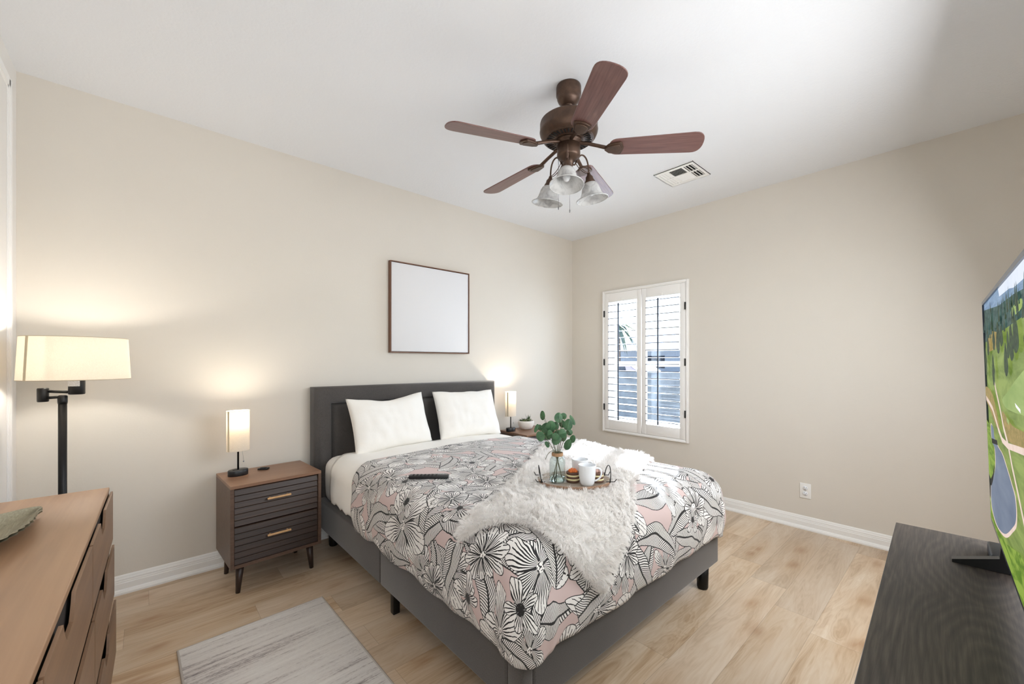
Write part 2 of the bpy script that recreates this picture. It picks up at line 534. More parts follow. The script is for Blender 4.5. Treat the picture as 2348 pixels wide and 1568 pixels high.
def mat_fur():
    m = NT('white_faux_fur'); co = m.coord()
    n = m.noise(co, 16, 3, 0.6)
    m.set(Base_Color=m.ramp(n, [(0.3, srgb(249, 247, 245)), (0.7, srgb(253, 252, 251))]), Roughness=0.9)
    tr = m.node('ShaderNodeBsdfTranslucent'); tr.inputs[0].default_value = srgb(252, 250, 248)
    mx = m.node('ShaderNodeMixShader'); mx.inputs[0].default_value = 0.42
    m.l.new(m.bsdf.outputs[0], mx.inputs[1]); m.l.new(tr.outputs[0], mx.inputs[2]); m.l.new(mx.outputs[0], m.out.inputs[0])
    return m.mat
M['fur'] = mat_fur()
M['fur_back'] = simple('throw_backing', (238, 216, 202), 0.9, bump=(60, 0.3, 0.004))

def mat_thin_glass(name='window_glass', tint=(0.93, 0.97, 1.0), refl=0.02):
    m = NT(name)
    t = m.node('ShaderNodeBsdfTransparent'); t.inputs[0].default_value = tint + (1,)
    g = m.node('ShaderNodeBsdfGlossy'); g.inputs['Roughness'].default_value = 0.02
    lw = m.node('ShaderNodeLayerWeight'); lw.inputs[0].default_value = 0.5
    fr = V(m, lw.outputs['Facing']).pow(3.5)*0.55 + refl
    mx = m.node('ShaderNodeMixShader')
    m.put(mx.inputs[0], fr); m.l.new(t.outputs[0], mx.inputs[1]); m.l.new(g.outputs[0], mx.inputs[2])
    m.l.new(mx.outputs[0], m.out.inputs[0])
    return m.mat
M['pane'] = mat_thin_glass('window_glass', (0.78, 0.84, 0.91))
M['vase_glass'] = mat_thin_glass('vase_glass', (0.93, 0.96, 0.955))
M['water'] = simple('water', (225, 240, 240), 0.02, Transmission_Weight=1.0, IOR=1.33)

def mat_shade(name, col, trans):
    m = NT(name); co = m.coord()
    n = m.noise(m.mapping(co, (250, 250, 250)), 1, 2, 0.5)
    c = m.ramp(n, [(0.3, srgb(*[int(k*0.97) for k in col])), (0.7, srgb(*col))])
    m.set(Base_Color=c, Roughness=0.9)
    tr = m.node('ShaderNodeBsdfTranslucent'); m.l.new(c, tr.inputs[0])
    mx = m.node('ShaderNodeMixShader'); mx.inputs[0].default_value = trans
    m.l.new(m.bsdf.outputs[0], mx.inputs[1]); m.l.new(tr.outputs[0], mx.inputs[2]); m.l.new(mx.outputs[0], m.out.inputs[0])
    return m.mat
M['shade'] = mat_shade('linen_shade', (252, 247, 238), 0.6)
M['shade_floor'] = mat_shade('linen_drum_shade', (252, 247, 238), 0.66)
M['shade_seam'] = simple('shade_seam', (196, 184, 160), 0.9, var=0.03)
def mat_alabaster():
    m = NT('alabaster_glass'); co = m.coord()
    n = m.noise(co, 22, 4, 0.6, 1.2)
    c = m.ramp(n, [(0.32, srgb(198, 198, 198)), (0.6, srgb(232, 232, 231))])
    m.set(Base_Color=c, Roughness=0.25)
    tr = m.node('ShaderNodeBsdfTranslucent'); m.l.new(c, tr.inputs[0])
    mx = m.node('ShaderNodeMixShader'); mx.inputs[0].default_value = 0.45
    m.l.new(m.bsdf.outputs[0], mx.inputs[1]); m.l.new(tr.outputs[0], mx.inputs[2]); m.l.new(mx.outputs[0], m.out.inputs[0])
    return m.mat
M['alabaster'] = mat_alabaster()
def emis(name, col, s):
    m = NT(name); m.set(Base_Color=srgb(*col), Emission_Color=srgb(*col), Emission_Strength=s)
    return m.mat
M['bulb'] = emis('lit_bulb', (255, 232, 200), 12)
M['canvas'] = simple('blank_canvas', (222, 222, 224), 0.8, bump=(500, 0.2, 0.001))
def mat_leaf(name, a, b):
    m = NT(name); co = m.coord()
    n = m.noise(co, 28, 3, 0.6)
    c = m.ramp(n, [(0.3, srgb(*a)), (0.7, srgb(*b))])
    m.set(Base_Color=c, Roughness=0.45)
    tr = m.node('ShaderNodeBsdfTranslucent'); m.l.new(c, tr.inputs[0])
    mx = m.node('ShaderNodeMixShader'); mx.inputs[0].default_value = 0.25
    m.l.new(m.bsdf.outputs[0], mx.inputs[1]); m.l.new(tr.outputs[0], mx.inputs[2]); m.l.new(mx.outputs[0], m.out.inputs[0])
    return m.mat
M['euc'] = mat_leaf('eucalyptus_leaf', (52, 92, 62), (92, 132, 92))
M['succ'] = mat_leaf('succulent_green', (92, 110, 76), (146, 158, 112))
M['succ_dark'] = mat_leaf('aloe_green', (62, 84, 56), (104, 122, 80))
M['stem'] = simple('plant_stem', (92, 92, 66), 0.6, var=0.15, vscale=30)
M['twine'] = simple('jute_twine', (176, 140, 106), 0.9, bump=(200, 0.8, 0.004), var=0.2, vscale=90)
M['pot'] = simple('ribbed_white_pot', (232, 226, 218), 0.6, var=0.03, vscale=30)
M['soil'] = simple('potting_soil', (60, 48, 38), 0.95, bump=(120, 0.8, 0.01), var=0.3, vscale=60)
M['choc'] = simple('chocolate_layer', (96, 66, 52), 0.6, var=0.15, vscale=60)
M['cream'] = simple('cream_layer', (240, 228, 180), 0.5, var=0.04, vscale=60)
M['orange'] = simple('orange_topping', (232, 120, 52), 0.35, var=0.25, vscale=70)
M['mocha'] = simple('mocha_topping', (176, 140, 128), 0.5, var=0.2, vscale=70)
M['bark'] = simple('bark_rim', (142, 112, 90), 0.85, bump=(60, 0.8, 0.006), var=0.25, vscale=40)

# ================================================================ ROOM
H = 2.738
XL, YF = -4.282, -3.60
# floor, ceiling
struct(MB().box((XL-0.1, YF-0.9, -0.08), (0.16, 0.15, 0)).build('floor', M['floor']))
struct(MB().box((XL-0.1, YF-0.9, H), (0.16, 0.15, H+0.1)).build('ceiling', M['ceiling']))
struct(MB().box((XL-0.1, 0, 0), (0.16, 0.15, H)).build('wall_back', M['wall']))
# window wall with an opening
WY0, WY1, WZ0, WZ1 = -1.355, -0.485, 0.615, 1.985
w = MB()
w.box((0, YF-0.9, 0), (0.16, WY0, H)); w.box((0, WY1, 0), (0.16, 0, H))
w.box((0, WY0, 0), (0.16, WY1, WZ0)); w.box((0, WY0, WZ1), (0.16, WY1, H))
struct(w.build('wall_right', M['wall']))
struct(MB().box((XL-0.1, YF-0.9, 0), (XL, 0, H)).build('wall_left', M['wall_white']))
# wall behind the photographer: doorway at left, high window over the console, both added for fill
w = MB()
w.box((-3.42, YF-0.10, 0), (-2.65, YF, H)); w.box((-2.65, YF-0.10, 0), (-0.85, YF, 1.15))
w.box((-2.65, YF-0.10, 2.35), (-0.85, YF, H)); w.box((-0.85, YF-0.10, 0), (0, YF, H))
w.box((XL, YF-0.10, 2.32), (-3.42, YF, H))
struct(w.build('wall_front', M['wall']))

def baseboard(name, axis, a, b, face):
    # profile: (depth from wall, height)
    pr = [(0,0),(0.030,0),(0.030,0.010),(0.024,0.022),(0.017,0.026),(0.017,0.058),(0.014,0.061),(0.014,0.068),(0.012,0.071),(0.012,0.080),(0.009,0.086),(0.007,0.094),(0.003,0.100),(0,0.100)]
    m = MB()
    if axis == 'x':   # runs along x on wall y=face, sticks out -y
        m.prism([(face-d, z) for d, z in pr], a, b, 'x')
    else:
        m.prism([(face-d, z) for d, z in pr], a, b, 'y')
    o = m.build(name, M['trim'])
    return struct(o)
baseboard('baseboard_back', 'x', XL, 0, 0)
# along y on wall x=0
pr = [(0,0),(0.030,0),(0.030,0.010),(0.024,0.022),(0.017,0.026),(0.017,0.058),(0.014,0.061),(0.014,0.068),(0.012,0.071),(0.012,0.080),(0.009,0.086),(0.007,0.094),(0.003,0.100),(0,0.100)]
for nm, y0, y1 in (('baseboard_right', YF, -0.03),):
    m = MB(); m.prism([(-d, z) for d, z in pr], y0, y1, 'y'); struct(m.build(nm, M['trim']))
# white door casing on the left wall
m = MB()
for y0, y1, d in ((-0.215, -0.135, 0.008), (-0.205, -0.150, 0.012), (-0.190, -0.172, 0.015)):
    m.box((XL, y0, 0), (XL+d, y1, 2.60))
m.box((XL, -1.25, 2.56), (XL+0.008, -0.135, 2.62)); m.box((XL, -1.25, 2.57), (XL+0.012, -0.150, 2.61))
struct(m.build('trim_1', M['trim']))
m = MB().box((XL+0.0005, -1.2, 0.005), (XL+0.005, -0.216, 2.56))
struct(m.build('door_1', M['wall_white']))

# ---- window: frame, glass
m = MB()
fx0, fx1 = 0.105, 0.150
m.box((fx0, WY0+0.001, WZ0+0.001), (fx1, WY1-0.001, WZ0+0.04)); m.box((fx0, WY0+0.001, WZ1-0.04), (fx1, WY1-0.001, WZ1-0.001))
m.box((fx0, WY0+0.001, WZ0+0.04), (fx1, WY0+0.045, WZ1-0.04)); m.box((fx0, WY1-0.045, WZ0+0.04), (fx1, WY1-0.001, WZ1-0.04))
m.box((fx0-0.008, WY0+0.045, 1.245), (fx1, WY1-0.045, 1.300))
m.box((fx0-0.014, WY0+0.05, WZ0+0.041), (fx0-0.001, WY1-0.05, WZ0+0.075))
wf = struct(m.build('window_1', M['trim']))
m = MB().box((0.126, WY0+0.04, WZ0+0.035), (0.130, WY1-0.04, WZ1-0.035)); m.build('glass_pane', M['pane'], wf)
m = MB().box((0.088, -0.96, 1.262), (0.100, -0.88, 1.276)).bbox((0.082, -0.93, 1.272), (0.1, -0.91, 1.29), 0.003)
m.build('sash_lock', M['trim'], wf)
# window sill outside trim, frame of the made-up high window behind the camera
m = MB()
m.box((-2.65, YF-0.08, 1.15), (-0.85, YF-0.03, 1.20)); m.box((-2.65, YF-0.08, 2.30), (-0.85, YF-0.03, 2.35))
for x in (-2.65, -1.775, -0.90): m.box((x, YF-0.08, 1.15), (x+0.05, YF-0.03, 2.35))
struct(m.build('added_window_2', M['trim']))

# ---- plantation shutters
sh = thing('plantation_shutter', 'white two-panel plantation shutters with open louvers over the window', 'shutters', (0, -0.935, 0.53))
def SL(p): return (p[0], p[1]+0.935, p[2]-0.53)
m = MB()
def fbox(m, lo, hi, b=0.003): m.bbox(SL(lo), SL(hi), b)
fy0, fy1, fz0, fz1 = -1.418, -0.455, 0.528, 2.072
for t, d, e in ((0.030, -0.028, 0.0), (0.020, -0.036, 0.004)):
    fbox(m, (d, fy0+e, fz0+e), (-0.001-e, fy0+t, fz1-e)); fbox(m, (d, fy1-t, fz0+e), (-0.001-e, fy1-e, fz1-e))
    fbox(m, (d+0.0004, fy0+t-0.002, fz0+e), (-0.001-e, fy1-t+0.002, fz0+t)); fbox(m, (d+0.0004, fy0+t-0.002, fz1-t), (-0.001-e, fy1-t+0.002, fz1-e))
m.build('frame', M['white_shutter'], sh)
NL = 18
def panel(y0, y1, first, tilt):
    m = MB(); x0, x1 = -0.030, -0.004
    iy0, iy1 = y0+0.050, y1-0.050
    iz0, iz1 = 0.662, 1.942
    fbox(m, (x0, y0, 0.56), (x1, iy0, 2.04)); fbox(m, (x0, iy1, 0.56), (x1, y1, 2.04))
    fbox(m, (x0, iy0, 0.56), (x1, iy1, iz0), 0.001); fbox(m, (x0, iy0, iz1), (x1, iy1, 2.04), 0.001)
    p = m.build('panel', M['white_shutter'], sh)
    pitch = (iz1-iz0)/NL
    lm = MB()
    # elliptical louver cross-section in (x,z), front edge coloured dark as if backlit
    hw, ht = 0.027, 0.0045
    sec = [(hw*math.cos(a), ht*math.sin(a)) for a in [2*PI*k/16 for k in range(16)]]
    T = Matrix.Rotation(R(tilt), 4, 'Y')
    lm.prism([(s[0], s[1]) for s in sec], -(iy1-iy0)/2+0.002, (iy1-iy0)/2-0.002, 'y', M=T, smooth=True)
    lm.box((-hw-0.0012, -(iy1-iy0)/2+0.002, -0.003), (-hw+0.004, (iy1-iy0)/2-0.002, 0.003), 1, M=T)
    me = None
    for k in range(NL):
        z = iz0 + pitch*(k+0.5)
        if me is None:
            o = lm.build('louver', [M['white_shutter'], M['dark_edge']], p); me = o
        else:
            o = me.copy(); COL.objects.link(o); o.parent = p
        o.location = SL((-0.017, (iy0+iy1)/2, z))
    yr = iy1 - (iy1-iy0)*0.40
    r = MB().bbox(SL((-0.058, yr-0.006, iz0+0.008)), SL((-0.047, yr+0.006, iz1-0.02)), 0.002)
    r.build('tilt_rod', M['dark_edge'], p)  # rod painted dark to give its silhouette against the bright window
    c = MB().bbox(SL((-0.036, yr-0.035, iz1+0.002)), SL((-0.030, yr-0.020, iz1+0.03)), 0.002)
    c.build('catch', M['white_shutter'], p)
    for z in (0.80, 1.29, 1.82):
        y = y0-0.004 if first else y1+0.004
        h = MB().bbox(SL((-0.040, y-0.006, z-0.035)), SL((-0.030, y+0.006, z+0.035)), 0.002)
        h.build('hinge', M['black_metal'], p)
    return p
panel(-0.932, -0.487, False, -6)
panel(-1.388, -0.937, True, 6)

# ---- outside the window
def nat(name, col, **kw): return simple(name, col, 0.9, **kw)
M['gravel'] = nat('gravel', (186, 188, 190), var=0.45, vscale=5)
M['stucco'] = nat('stucco', (206, 208, 214), var=0.04)
M['roof'] = nat('roof_tiles', (140, 148, 164), var=0.3, vscale=6)
M['grass'] = nat('grass_far', (138, 160, 128), var=0.4, vscale=8)
M['palm'] = nat('palm_fronds', (128, 146, 124), var=0.3)
M['block'] = nat('block_wall', (182, 184, 188), var=0.3, vscale=1.6)
M['road'] = nat('asphalt', (150, 154, 164), var=0.1)
struct(MB().box((0.17, -14, -0.35), (60, 40, -0.25)).build('ground', M['gravel']))
g = MB()
for i in range(14):
    cx_, cy_ = 2.3 + 0.12*i, 0.9+0.28*i
    g.lathe([(0.001, 0.26), (0.14, 0.22), (0.22, 0.1), (0.2, 0)], (cx_, cy_, -0.26), 10, sx=1+0.2*math.sin(i), ripple=lambda a, k: 0.25*math.sin(5*a))
tag(g.build('shrub', M['grass'], origin=(4.0, 2.5, -0.25)), 'low green shrubs along the ground outside the window', 'shrub', kind='stuff')
struct(MB().box((9, -8, -0.25), (14, 40, -0.24)).build('road', M['road']))
b = thing('house', 'pale stucco house with grey tile roof seen through the shutters', 'house', (33, 16, -0.25))
MB().box((-3, -13, 0), (6, 13, 2.6)).build('wall', M['stucco'], b)
m = MB(); m.prism([(-3.6, 2.6), (1.5, 4.3), (6.6, 2.6)], -13.6, 13.6, 'y'); m.build('roof', M['roof'], b)
for y in (-6, -1.5, 3.5):
    q = MB().box((-3.03, y, 1.0), (-2.98, y+1.6, 2.1)).build('window', M['dark_edge'], b)
m = MB().box((5.2, -4, -0.25), (5.4, 30, 1.05))
tag(m.build('garden_wall', M['block'], origin=(5.3, 13, -0.25)), 'low block wall across the yard outside the window', 'wall')
# a parked car
c = thing('car', 'pale car parked on the street beyond the block wall', 'car', (10.5, 6.2, -0.24), R(90))
m = MB(); m.prism([(-2.1,0.3),(2.1,0.3),(2.15,0.75),(1.2,0.92),(0.7,1.42),(-0.9,1.45),(-1.6,0.98),(-2.15,0.9)], -0.85, 0.85, 'y')
bev(m.build('body', simple('car_paint', (214, 196, 200), 0.3, var=0.01), c), 0.06)
for s in (-1, 1):
    MB().prism([(-0.85,1.0),(1.0,0.98),(0.6,1.34),(-0.75,1.36)], s*0.853-0.004, s*0.853+0.004, 'y').build('side_window', M['dark_edge'], c)
    for x in (-1.3, 1.35):
        MB().lathe([(0.001,-0.1),(0.31,-0.1),(0.32,0),(0.31,0.1),(0.001,0.1)], n=20, M=Matrix.Translation((x, s*0.78, 0.32)) @ Matrix.Rotation(R(90), 4, 'X')).build('wheel', M['black_plastic'], c)
p = thing('palm_tree', 'distant palm tree seen through the upper left louvers', 'tree', (26, 16.6, -0.25))
m = MB().tube([(0,0,0),(0.1,0,2),(0.05,0,4.6)], [0.2,0.16,0.14], 10); m.build('trunk', M['bark'], p)
m = MB()
for k in range(22):
    a = k*2.4; el = 0.9-0.09*k
    pts = [(0.05,0,4.6)] + [(0.05+math.cos(a)*t*1.5, math.sin(a)*t*1.5, 4.6+math.sin(el)*t*1.2-0.9*t*t) for t in (0.3,0.6,0.9,1.2)]
    for i in range(4):
        p0, p1 = Vector(pts[i]), Vector(pts[i+1]); sd = Vector((-math.sin(a), math.cos(a), 0))*(0.16*(1-abs(i-1.5)/2.5))
        sd2 = Vector((-math.sin(a), math.cos(a), 0))*(0.16*(1-abs(i-0.5)/2.5))
        m.add([p0-sd, p0+sd, p1+sd2, p1-sd2], [(0,1,2,3)])
m.build('fronds', M['palm'], p)

# ================================================================ BED
bed = thing('bed', 'queen bed frame upholstered in charcoal grey fabric with padded headboard', 'bed', (-2.11, -1.15, 0))
def BL(p): return (p[0]+2.11, p[1]+1.15, p[2])
# headboard: padded border with mitred corners round a recessed tufted panel
hx0, hx1, hz0, hz1, bw = -2.925, -1.288, 0.125, 1.112, 0.118
m = MB()
fy, by = -0.118, -0.012
def ring(rows, close=True):
    m.grid(rows, closed=True)
outer = [(hx0,hz0),(hx1,hz0),(hx1,hz1),(hx0,hz1)]
def rect(off, y):
    return [BL((x, y, z)) for x, z in ((hx0+off,hz0+off*0),(hx1-off,hz0+off*0),(hx1-off,hz1-off),(hx0+off,hz1-off))]
rows = [rect(0.0, by), rect(0.0, fy+0.030), rect(0.004, fy+0.012), rect(0.014, fy+0.003), rect(0.030, fy), rect(bw-0.02, fy+0.001), rect(bw-0.008, fy+0.006), rect(bw, fy+0.02), rect(bw, fy+0.05)]
m.grid(rows, closed=True)
m.add([BL((hx0,by,hz0)),BL((hx1,by,hz0)),BL((hx1,by,hz1)),BL((hx0,by,hz1))], [(0,1,2,3)])
hb = m.build('headboard', M['upholstery'], bed)
# tufted inner panel
m = MB(); nx, nz = 96, 60
px0, px1, pz0, pz1 = hx0+bw, hx1-bw, hz0, hz1-bw
rows = []
cols_, rws = 6, 4
for j in range(nz+1):
    row = []
    for i in range(nx+1):
        u, v = i/nx, j/nz
        e = min(u, 1-u)*(px1-px0); e2 = min((1-v)*(pz1-pz0), 1)
        edge = min(1, min(e, e2)/0.03)
        su = abs(((u*cols_) % 1)-0.5)*2; sv = abs(((v*rws) % 1)-0.5)*2
        groove = max(0, 1-(1-su)*7)*0.004 + max(0, 1-(1-sv)*6)*0.004
        but = math.exp(-(((1-su)*10)**2+((1-sv)*8)**2))*0.010
        y = fy+0.050 - 0.034*(1-(1-edge)**2) + groove + but
        row.append(BL((px0+(px1-px0)*u, y, pz0+(pz1-pz0)*v)))
    rows.append(row)
m.grid(rows); m.build('headboard_panel', M['upholstery'], hb)
RT, RB = 0.335, 0.138
def rail(name, lo, hi):
    return MB().bbox(BL(lo), BL(hi), 0.012, seg=3).build(name, M['upholstery'], bed)
rl = rail('side_rail', (-2.90, -1.128, RB), (-2.845, -0.105, RT))
rail('side_rail', (-2.90, -2.125, RB), (-2.845, -1.129, RT))
rail('side_rail', (-1.395, -2.19, RB), (-1.34, -0.105, RT))
rail('foot_rail', (-2.845, -2.20, RB), (-1.34, -2.145, RT))
rail('foot_rail', (-2.90, -2.20, RB), (-2.845, -2.126, RT))
MB().box(BL((-2.85, -2.15, 0.27)), BL((-1.39, -0.12, 0.295))).build('slat_deck', M['black_metal'], bed)
for x, y in ((-2.815, -0.17), (-1.42, -0.17), (-1.432, -2.148), (-2.815, -2.135)):
    MB().lathe([(0.026, 0), (0.030, 0.01), (0.033, RB)], BL((x, y, 0)), 20).build('leg', M['black_metal'], bed)
for x, y in ((-2.845, -1.19), (-1.42, -1.19), (-2.11, -1.19), (-2.11, -0.5), (-2.11, -1.9)):
    MB().bbox(BL((x-0.018, y-0.018, 0)), BL((x+0.018, y+0.018, RB+0.13)), 0.003).build('support_leg', M['black_metal'], bed)

# ---- mattress with fitted sheet (rounded, slightly bulging)
def rbox(lo, hi, r, bulge, nseg=6, nn=40):
    """soft rounded box as spherical-ish grid"""
    m = MB()
    cx_, cy_, cz_ = [(lo[i]+hi[i])/2 for i in range(3)]
    hx, hy, hz = [(hi[i]-lo[i])/2 for i in range(3)]
    bm = bmesh.new(); bmesh.ops.create_cube(bm, size=2)
    bmesh.ops.subdivide_edges(bm, edges=bm.edges[:], cuts=nn, use_grid_fill=True)
    for v in bm.verts:
        p = Vector((v.co.x*hx, v.co.y*hy, v.co.z*hz))
        q = Vector([max(-h+r, min(h-r, c)) for h, c in zip((hx,hy,hz), p)])
        d = p-q
        if d.length > 1e-9: p = q + d.normalized()*min(d.length, r) if d.length > r*0.999 or True else p
        k = 1-(p.z/hz)**2
        p.x += bulge*k*(p.x/hx); p.y += bulge*k*(p.y/hy)
        p += Vector((mn.noise(p*4), mn.noise(p*4+Vector((9,0,0))), mn.noise(p*4+Vector((0,9,0)))))*0.006
        v.co = p + Vector((cx_,cy_,cz_))
    bm.verts.index_update()
    m.add([v.co for v in bm.verts], [[x.index for x in f.verts] for f in bm.faces], 0, True)
    bm.free(); return m
mt = rbox((-2.862, -2.11, 0.298), (-1.362, -0.125, 0.630), 0.075, 0.012)
tag(mt.build('mattress', M['sheet'], origin=(-2.11, -1.15, 0.298)), 'mattress in a white fitted sheet lying in the charcoal bed frame', 'mattress')

# ---- the shape of everything draped over the mattress, from flat cloth coordinates (a, b)
BX0, BX1, BY0, ZT, RR = -2.912, -1.318, -2.232, 0.672, 0.15
IX0, IX1, IY0 = BX0+RR, BX1-RR, BY0+RR
def drape0(a, b, off, wr=1.0):
    qx = min(max(a, IX0), IX1); qy = max(b, IY0)
    dx, dy = a-qx, b-qy
    s = math.hypot(dx, dy)
    u = (a-(IX0+IX1)/2)/((IX1-IX0)/2)
    crown = 0.012*(1-min(1, u*u))
    L = PI*RR/2
    if s < 1e-6:
        p = Vector((a, b, ZT+crown)); n = Vector((0,0,1))
    else:
        d = Vector((dx/s, dy/s, 0))
        if s < L:
            t = s/RR
            out = RR*math.sin(t); z = ZT+crown*(1-s/L)-RR*(1-math.cos(t))
            n = d*math.sin(t)+Vector((0,0,math.cos(t)))
        else:
            dn = s-L
            out = RR + 0.014*math.sin(min(1, dn/0.20)*PI); z = ZT-RR-dn
            n = d
        out *= 1+0.24*(2*abs(dx*dy)/(s*s))**2
        p = Vector((qx, qy, 0)) + d*out; p.z = z
    w = 0.0
    if wr:
        w = 0.012*mn.noise(Vector((a*2.6, b*2.6, 0.3))) + 0.006*mn.noise(Vector((a*7, b*7, 2.3)))
        if s > 0.02:
            ph = (b if abs(dx) > abs(dy) else a)
            w += min(1, s/0.3)*0.009*mn.noise(Vector((ph*9, s*2, 5.1)))
        w *= wr
    return p + n*(off+w), n
def drape(a, b, off=0.0, wr=1.0): return drape0(a, b, off, wr)[0]

def draped_sheet(head, off, smax, name, mat, label, cat, nx=90, ny=110, ns=30, foot=True, ytail=None, thick=0.012, hem=0.0, wr=1.0):
    verts = []; faces = []; uvs = []
    def add_grid(rows):
        n0 = len(verts); n = len(rows[0])
        for r in rows:
            for (a, b) in r:
                verts.append(None); uvs.append((a, b))
        for i in range(len(rows)-1):
            for j in range(n-1):
                faces.append((n0+i*n+j, n0+i*n+j+1, n0+(i+1)*n+j+1, n0+(i+1)*n+j))
    ye = IY0 if foot else ytail
    def sm(a, b, k): return smax*(1+0.05*mn.noise(Vector((a*3, b*3, 7))))
    for (side, X) in ((-1, IX0), (1, IX1)):
        rows = []
        for j in range(ny+1):
            v = j/ny; h = head(X); row = []
            for k in range(ns+1):
                s = smax*k/ns*(1+0.06*mn.noise(Vector((v*7, 0, side))))
                b = h+(ye-h)*v - 0.42*s*(1-v)
                row.append((X+side*s, b))
            rows.append(row)
        add_grid(rows)
    rows = []
    for j in range(ny+1):
        v = j/ny
        rows.append([(IX0+(IX1-IX0)*i/nx, head(IX0+(IX1-IX0)*i/nx)*(1-v)+ye*v) for i in range(nx+1)])
    add_grid(rows)
    if foot:
        rows = []
        for i in range(nx+1):
            a = IX0+(IX1-IX0)*i/nx
            sc = 1+0.06*mn.noise(Vector((a*4, 3, 0)))
            e0 = 1+0.06*mn.noise(Vector((7, 0, -1))); e1 = 1+0.06*mn.noise(Vector((7, 0, 1)))
            t = i/nx; w0 = max(0, 1-t*12); w1 = max(0, 1-(1-t)*12)
            sc = sc*(1-w0-w1)+e0*w0+e1*w1
            rows.append([(a, IY0-smax*sc*k/ns) for k in range(ns+1)])
        add_grid(rows)
        for (X, sgn) in ((IX0, -1), (IX1, 1)):
            rows = []
            e = 1+0.06*mn.noise(Vector((7, 0, sgn)))
            Q = 24
            for q in range(Q+1):
                th = PI/2*q/Q
                ee = e*(1+0.055*math.sin(2*th))
                rows.append([(X+sgn*math.cos(th)*smax*ee*k/ns, IY0-math.sin(th)*smax*ee*k/ns) for k in range(ns+1)])
            add_grid(rows)
    P = []
    for (a, b) in uvs:
        P.append(drape(a, b, off, wr))
    me = bpy.data.meshes.new(name)
    o0 = Vector((-2.115, -1.2, 0.33))
    me.from_pydata([tuple(p-o0) for p in P], [], faces)
    me.materials.append(mat)
    ul = me.uv_layers.new(name='UVMap')
    for poly in me.polygons:
        poly.use_smooth = True
        for li in poly.loop_indices:
            ul.data[li].uv = uvs[me.loops[li].vertex_index]
    bm = bmesh.new(); bm.from_mesh(me)
    bmesh.ops.remove_doubles(bm, verts=bm.verts, dist=0.0004)
    bmesh.ops.recalc_face_normals(bm, faces=bm.faces)
    up = sum(f.normal.z*f.calc_area() for f in bm.faces)
    if up < 0: bmesh.ops.reverse_faces(bm, faces=bm.faces)
    bm.to_mesh(me); bm.free()
    o = bpy.data.objects.new(name, me); o.location = o0; COL.objects.link(o)
    md = o.modifiers.new('thick', 'SOLIDIFY'); md.thickness = thick; md.offset = -1
    return tag(o, label, cat)
HEAD0, HEAD1 = -0.650, 0.025
draped_sheet(lambda a: -0.285+0.02*math.sin(a*4), -0.016, 0.375, 'top_sheet', M['sheet'],
             'white top sheet folded back between the pillows and the floral duvet', 'sheet', nx=60, ny=14, ns=26, foot=False, ytail=-0.80, thick=0.006)
draped_sheet(lambda a: HEAD0+HEAD1*(a-IX0), 0.0, 0.430, 'duvet', M['duvet'],
             'duvet with black line-drawn white flowers and leaves on blush pink', 'duvet')

# ---- pillows
def pillow(w, h, t, seed, dip):
    m = MB(); n = 44
    for side in (1, -1):
        rows = []
        for j in range(n+1):
            row = []
            for i in range(n+1):
                u = -1+2*i/n; v = -1+2*j/n
                # pinched edges, ears at the corners
                px = u*w/2*(1-0.045*(1-v*v)) ; pz = v*h/2*(1-0.05*(1-u*u))
                if v > 0: pz -= dip*v*math.exp(-(u*1.6)**2)
                th = t/2*((1-u**4)*(1-v**4))**0.55
                wr = 0.010*mn.noise(Vector((u*2.2+seed, v*2.5, side*3.0))) + 0.006*mn.noise(Vector((u*6+seed, v*2, side*7.0)))
                wr += 0.005*math.sin((u*0.7+v)*9+3*mn.noise(Vector((u*2, v*2, seed))))*max(0, (u*v*u*v))**0.5
                wr *= ((1-u*u)*(1-v*v))**0.3
                row.append((px, side*(th+wr), pz+0.006*mn.noise(Vector((u*3, v*3, seed)))))
            rows.append(row)
        m.grid(rows)
    return m
def place_pillow(x, y, z, w, h, t, seed, lean, rz, ry, label, dip):
    m = pillow(w, h, t, seed, dip)
    o = m.build('pillow', M['pillow'])
    bm = bmesh.new(); bm.from_mesh(o.data); bmesh.ops.remove_doubles(bm, verts=bm.verts, dist=0.0008)
    bmesh.ops.recalc_face_normals(bm, faces=bm.faces); bm.to_mesh(o.data); bm.free()
    o.rotation_euler = (R(lean), R(ry), R(rz)); o.location = (x, y, z)
    return tag(o, label, 'pillow', 'pillows against the headboard')
place_pillow(-2.425, -0.262, 0.846, 0.625, 0.415, 0.15, 1.3, -20, 3, -2, 'white pillow with a sagging top edge, nearer the left nightstand', 0.035)
place_pillow(-1.72, -0.262, 0.846, 0.62, 0.415, 0.15, 5.3, -22, -2, 1, 'plump white pillow leaning on the headboard, beside the far lamp', 0.0)

# ---- throw blanket: a folded band of faux fur laid askew over the duvet
C0 = [(-1.13,-0.90),(-1.30,-0.98),(-1.52,-1.07),(-1.78,-1.20),(-2.157,-1.461),(-2.42,-1.63),(-2.66,-1.77),(-2.90,-1.845)]
C1 = [(-1.10,-1.72),(-1.30,-1.77),(-1.52,-1.86),(-1.83,-1.985),(-2.08,-2.09),(-2.25,-2.20),(-2.40,-2.29),(-2.53,-2.37)]
def poly_at(Cc, t):
    k = t*(len(Cc)-1); i = min(int(k), len(Cc)-2); f = k-i
    # catmull-rom
    g = lambda j: Vector(Cc[max(0, min(len(Cc)-1, j))]+(0,))
    p0, p1, p2, p3 = g(i-1), g(i), g(i+1), g(i+2)
    return 0.5*((2*p1)+(-p0+p2)*f+(2*p0-5*p1+4*p2-p3)*f*f+(-p0+3*p1-3*p2+p3)*f**3)
def throw_ab(u, v):
    p = poly_at(C0, u)*(1-v)+poly_at(C1, u)*v
    # the front edge waves in and out
    end = u**6
    w = Vector((0.035, -0.01, 0))*math.sin(v*PI*2.0)*end
    p = p + w
    return p.x, p.y
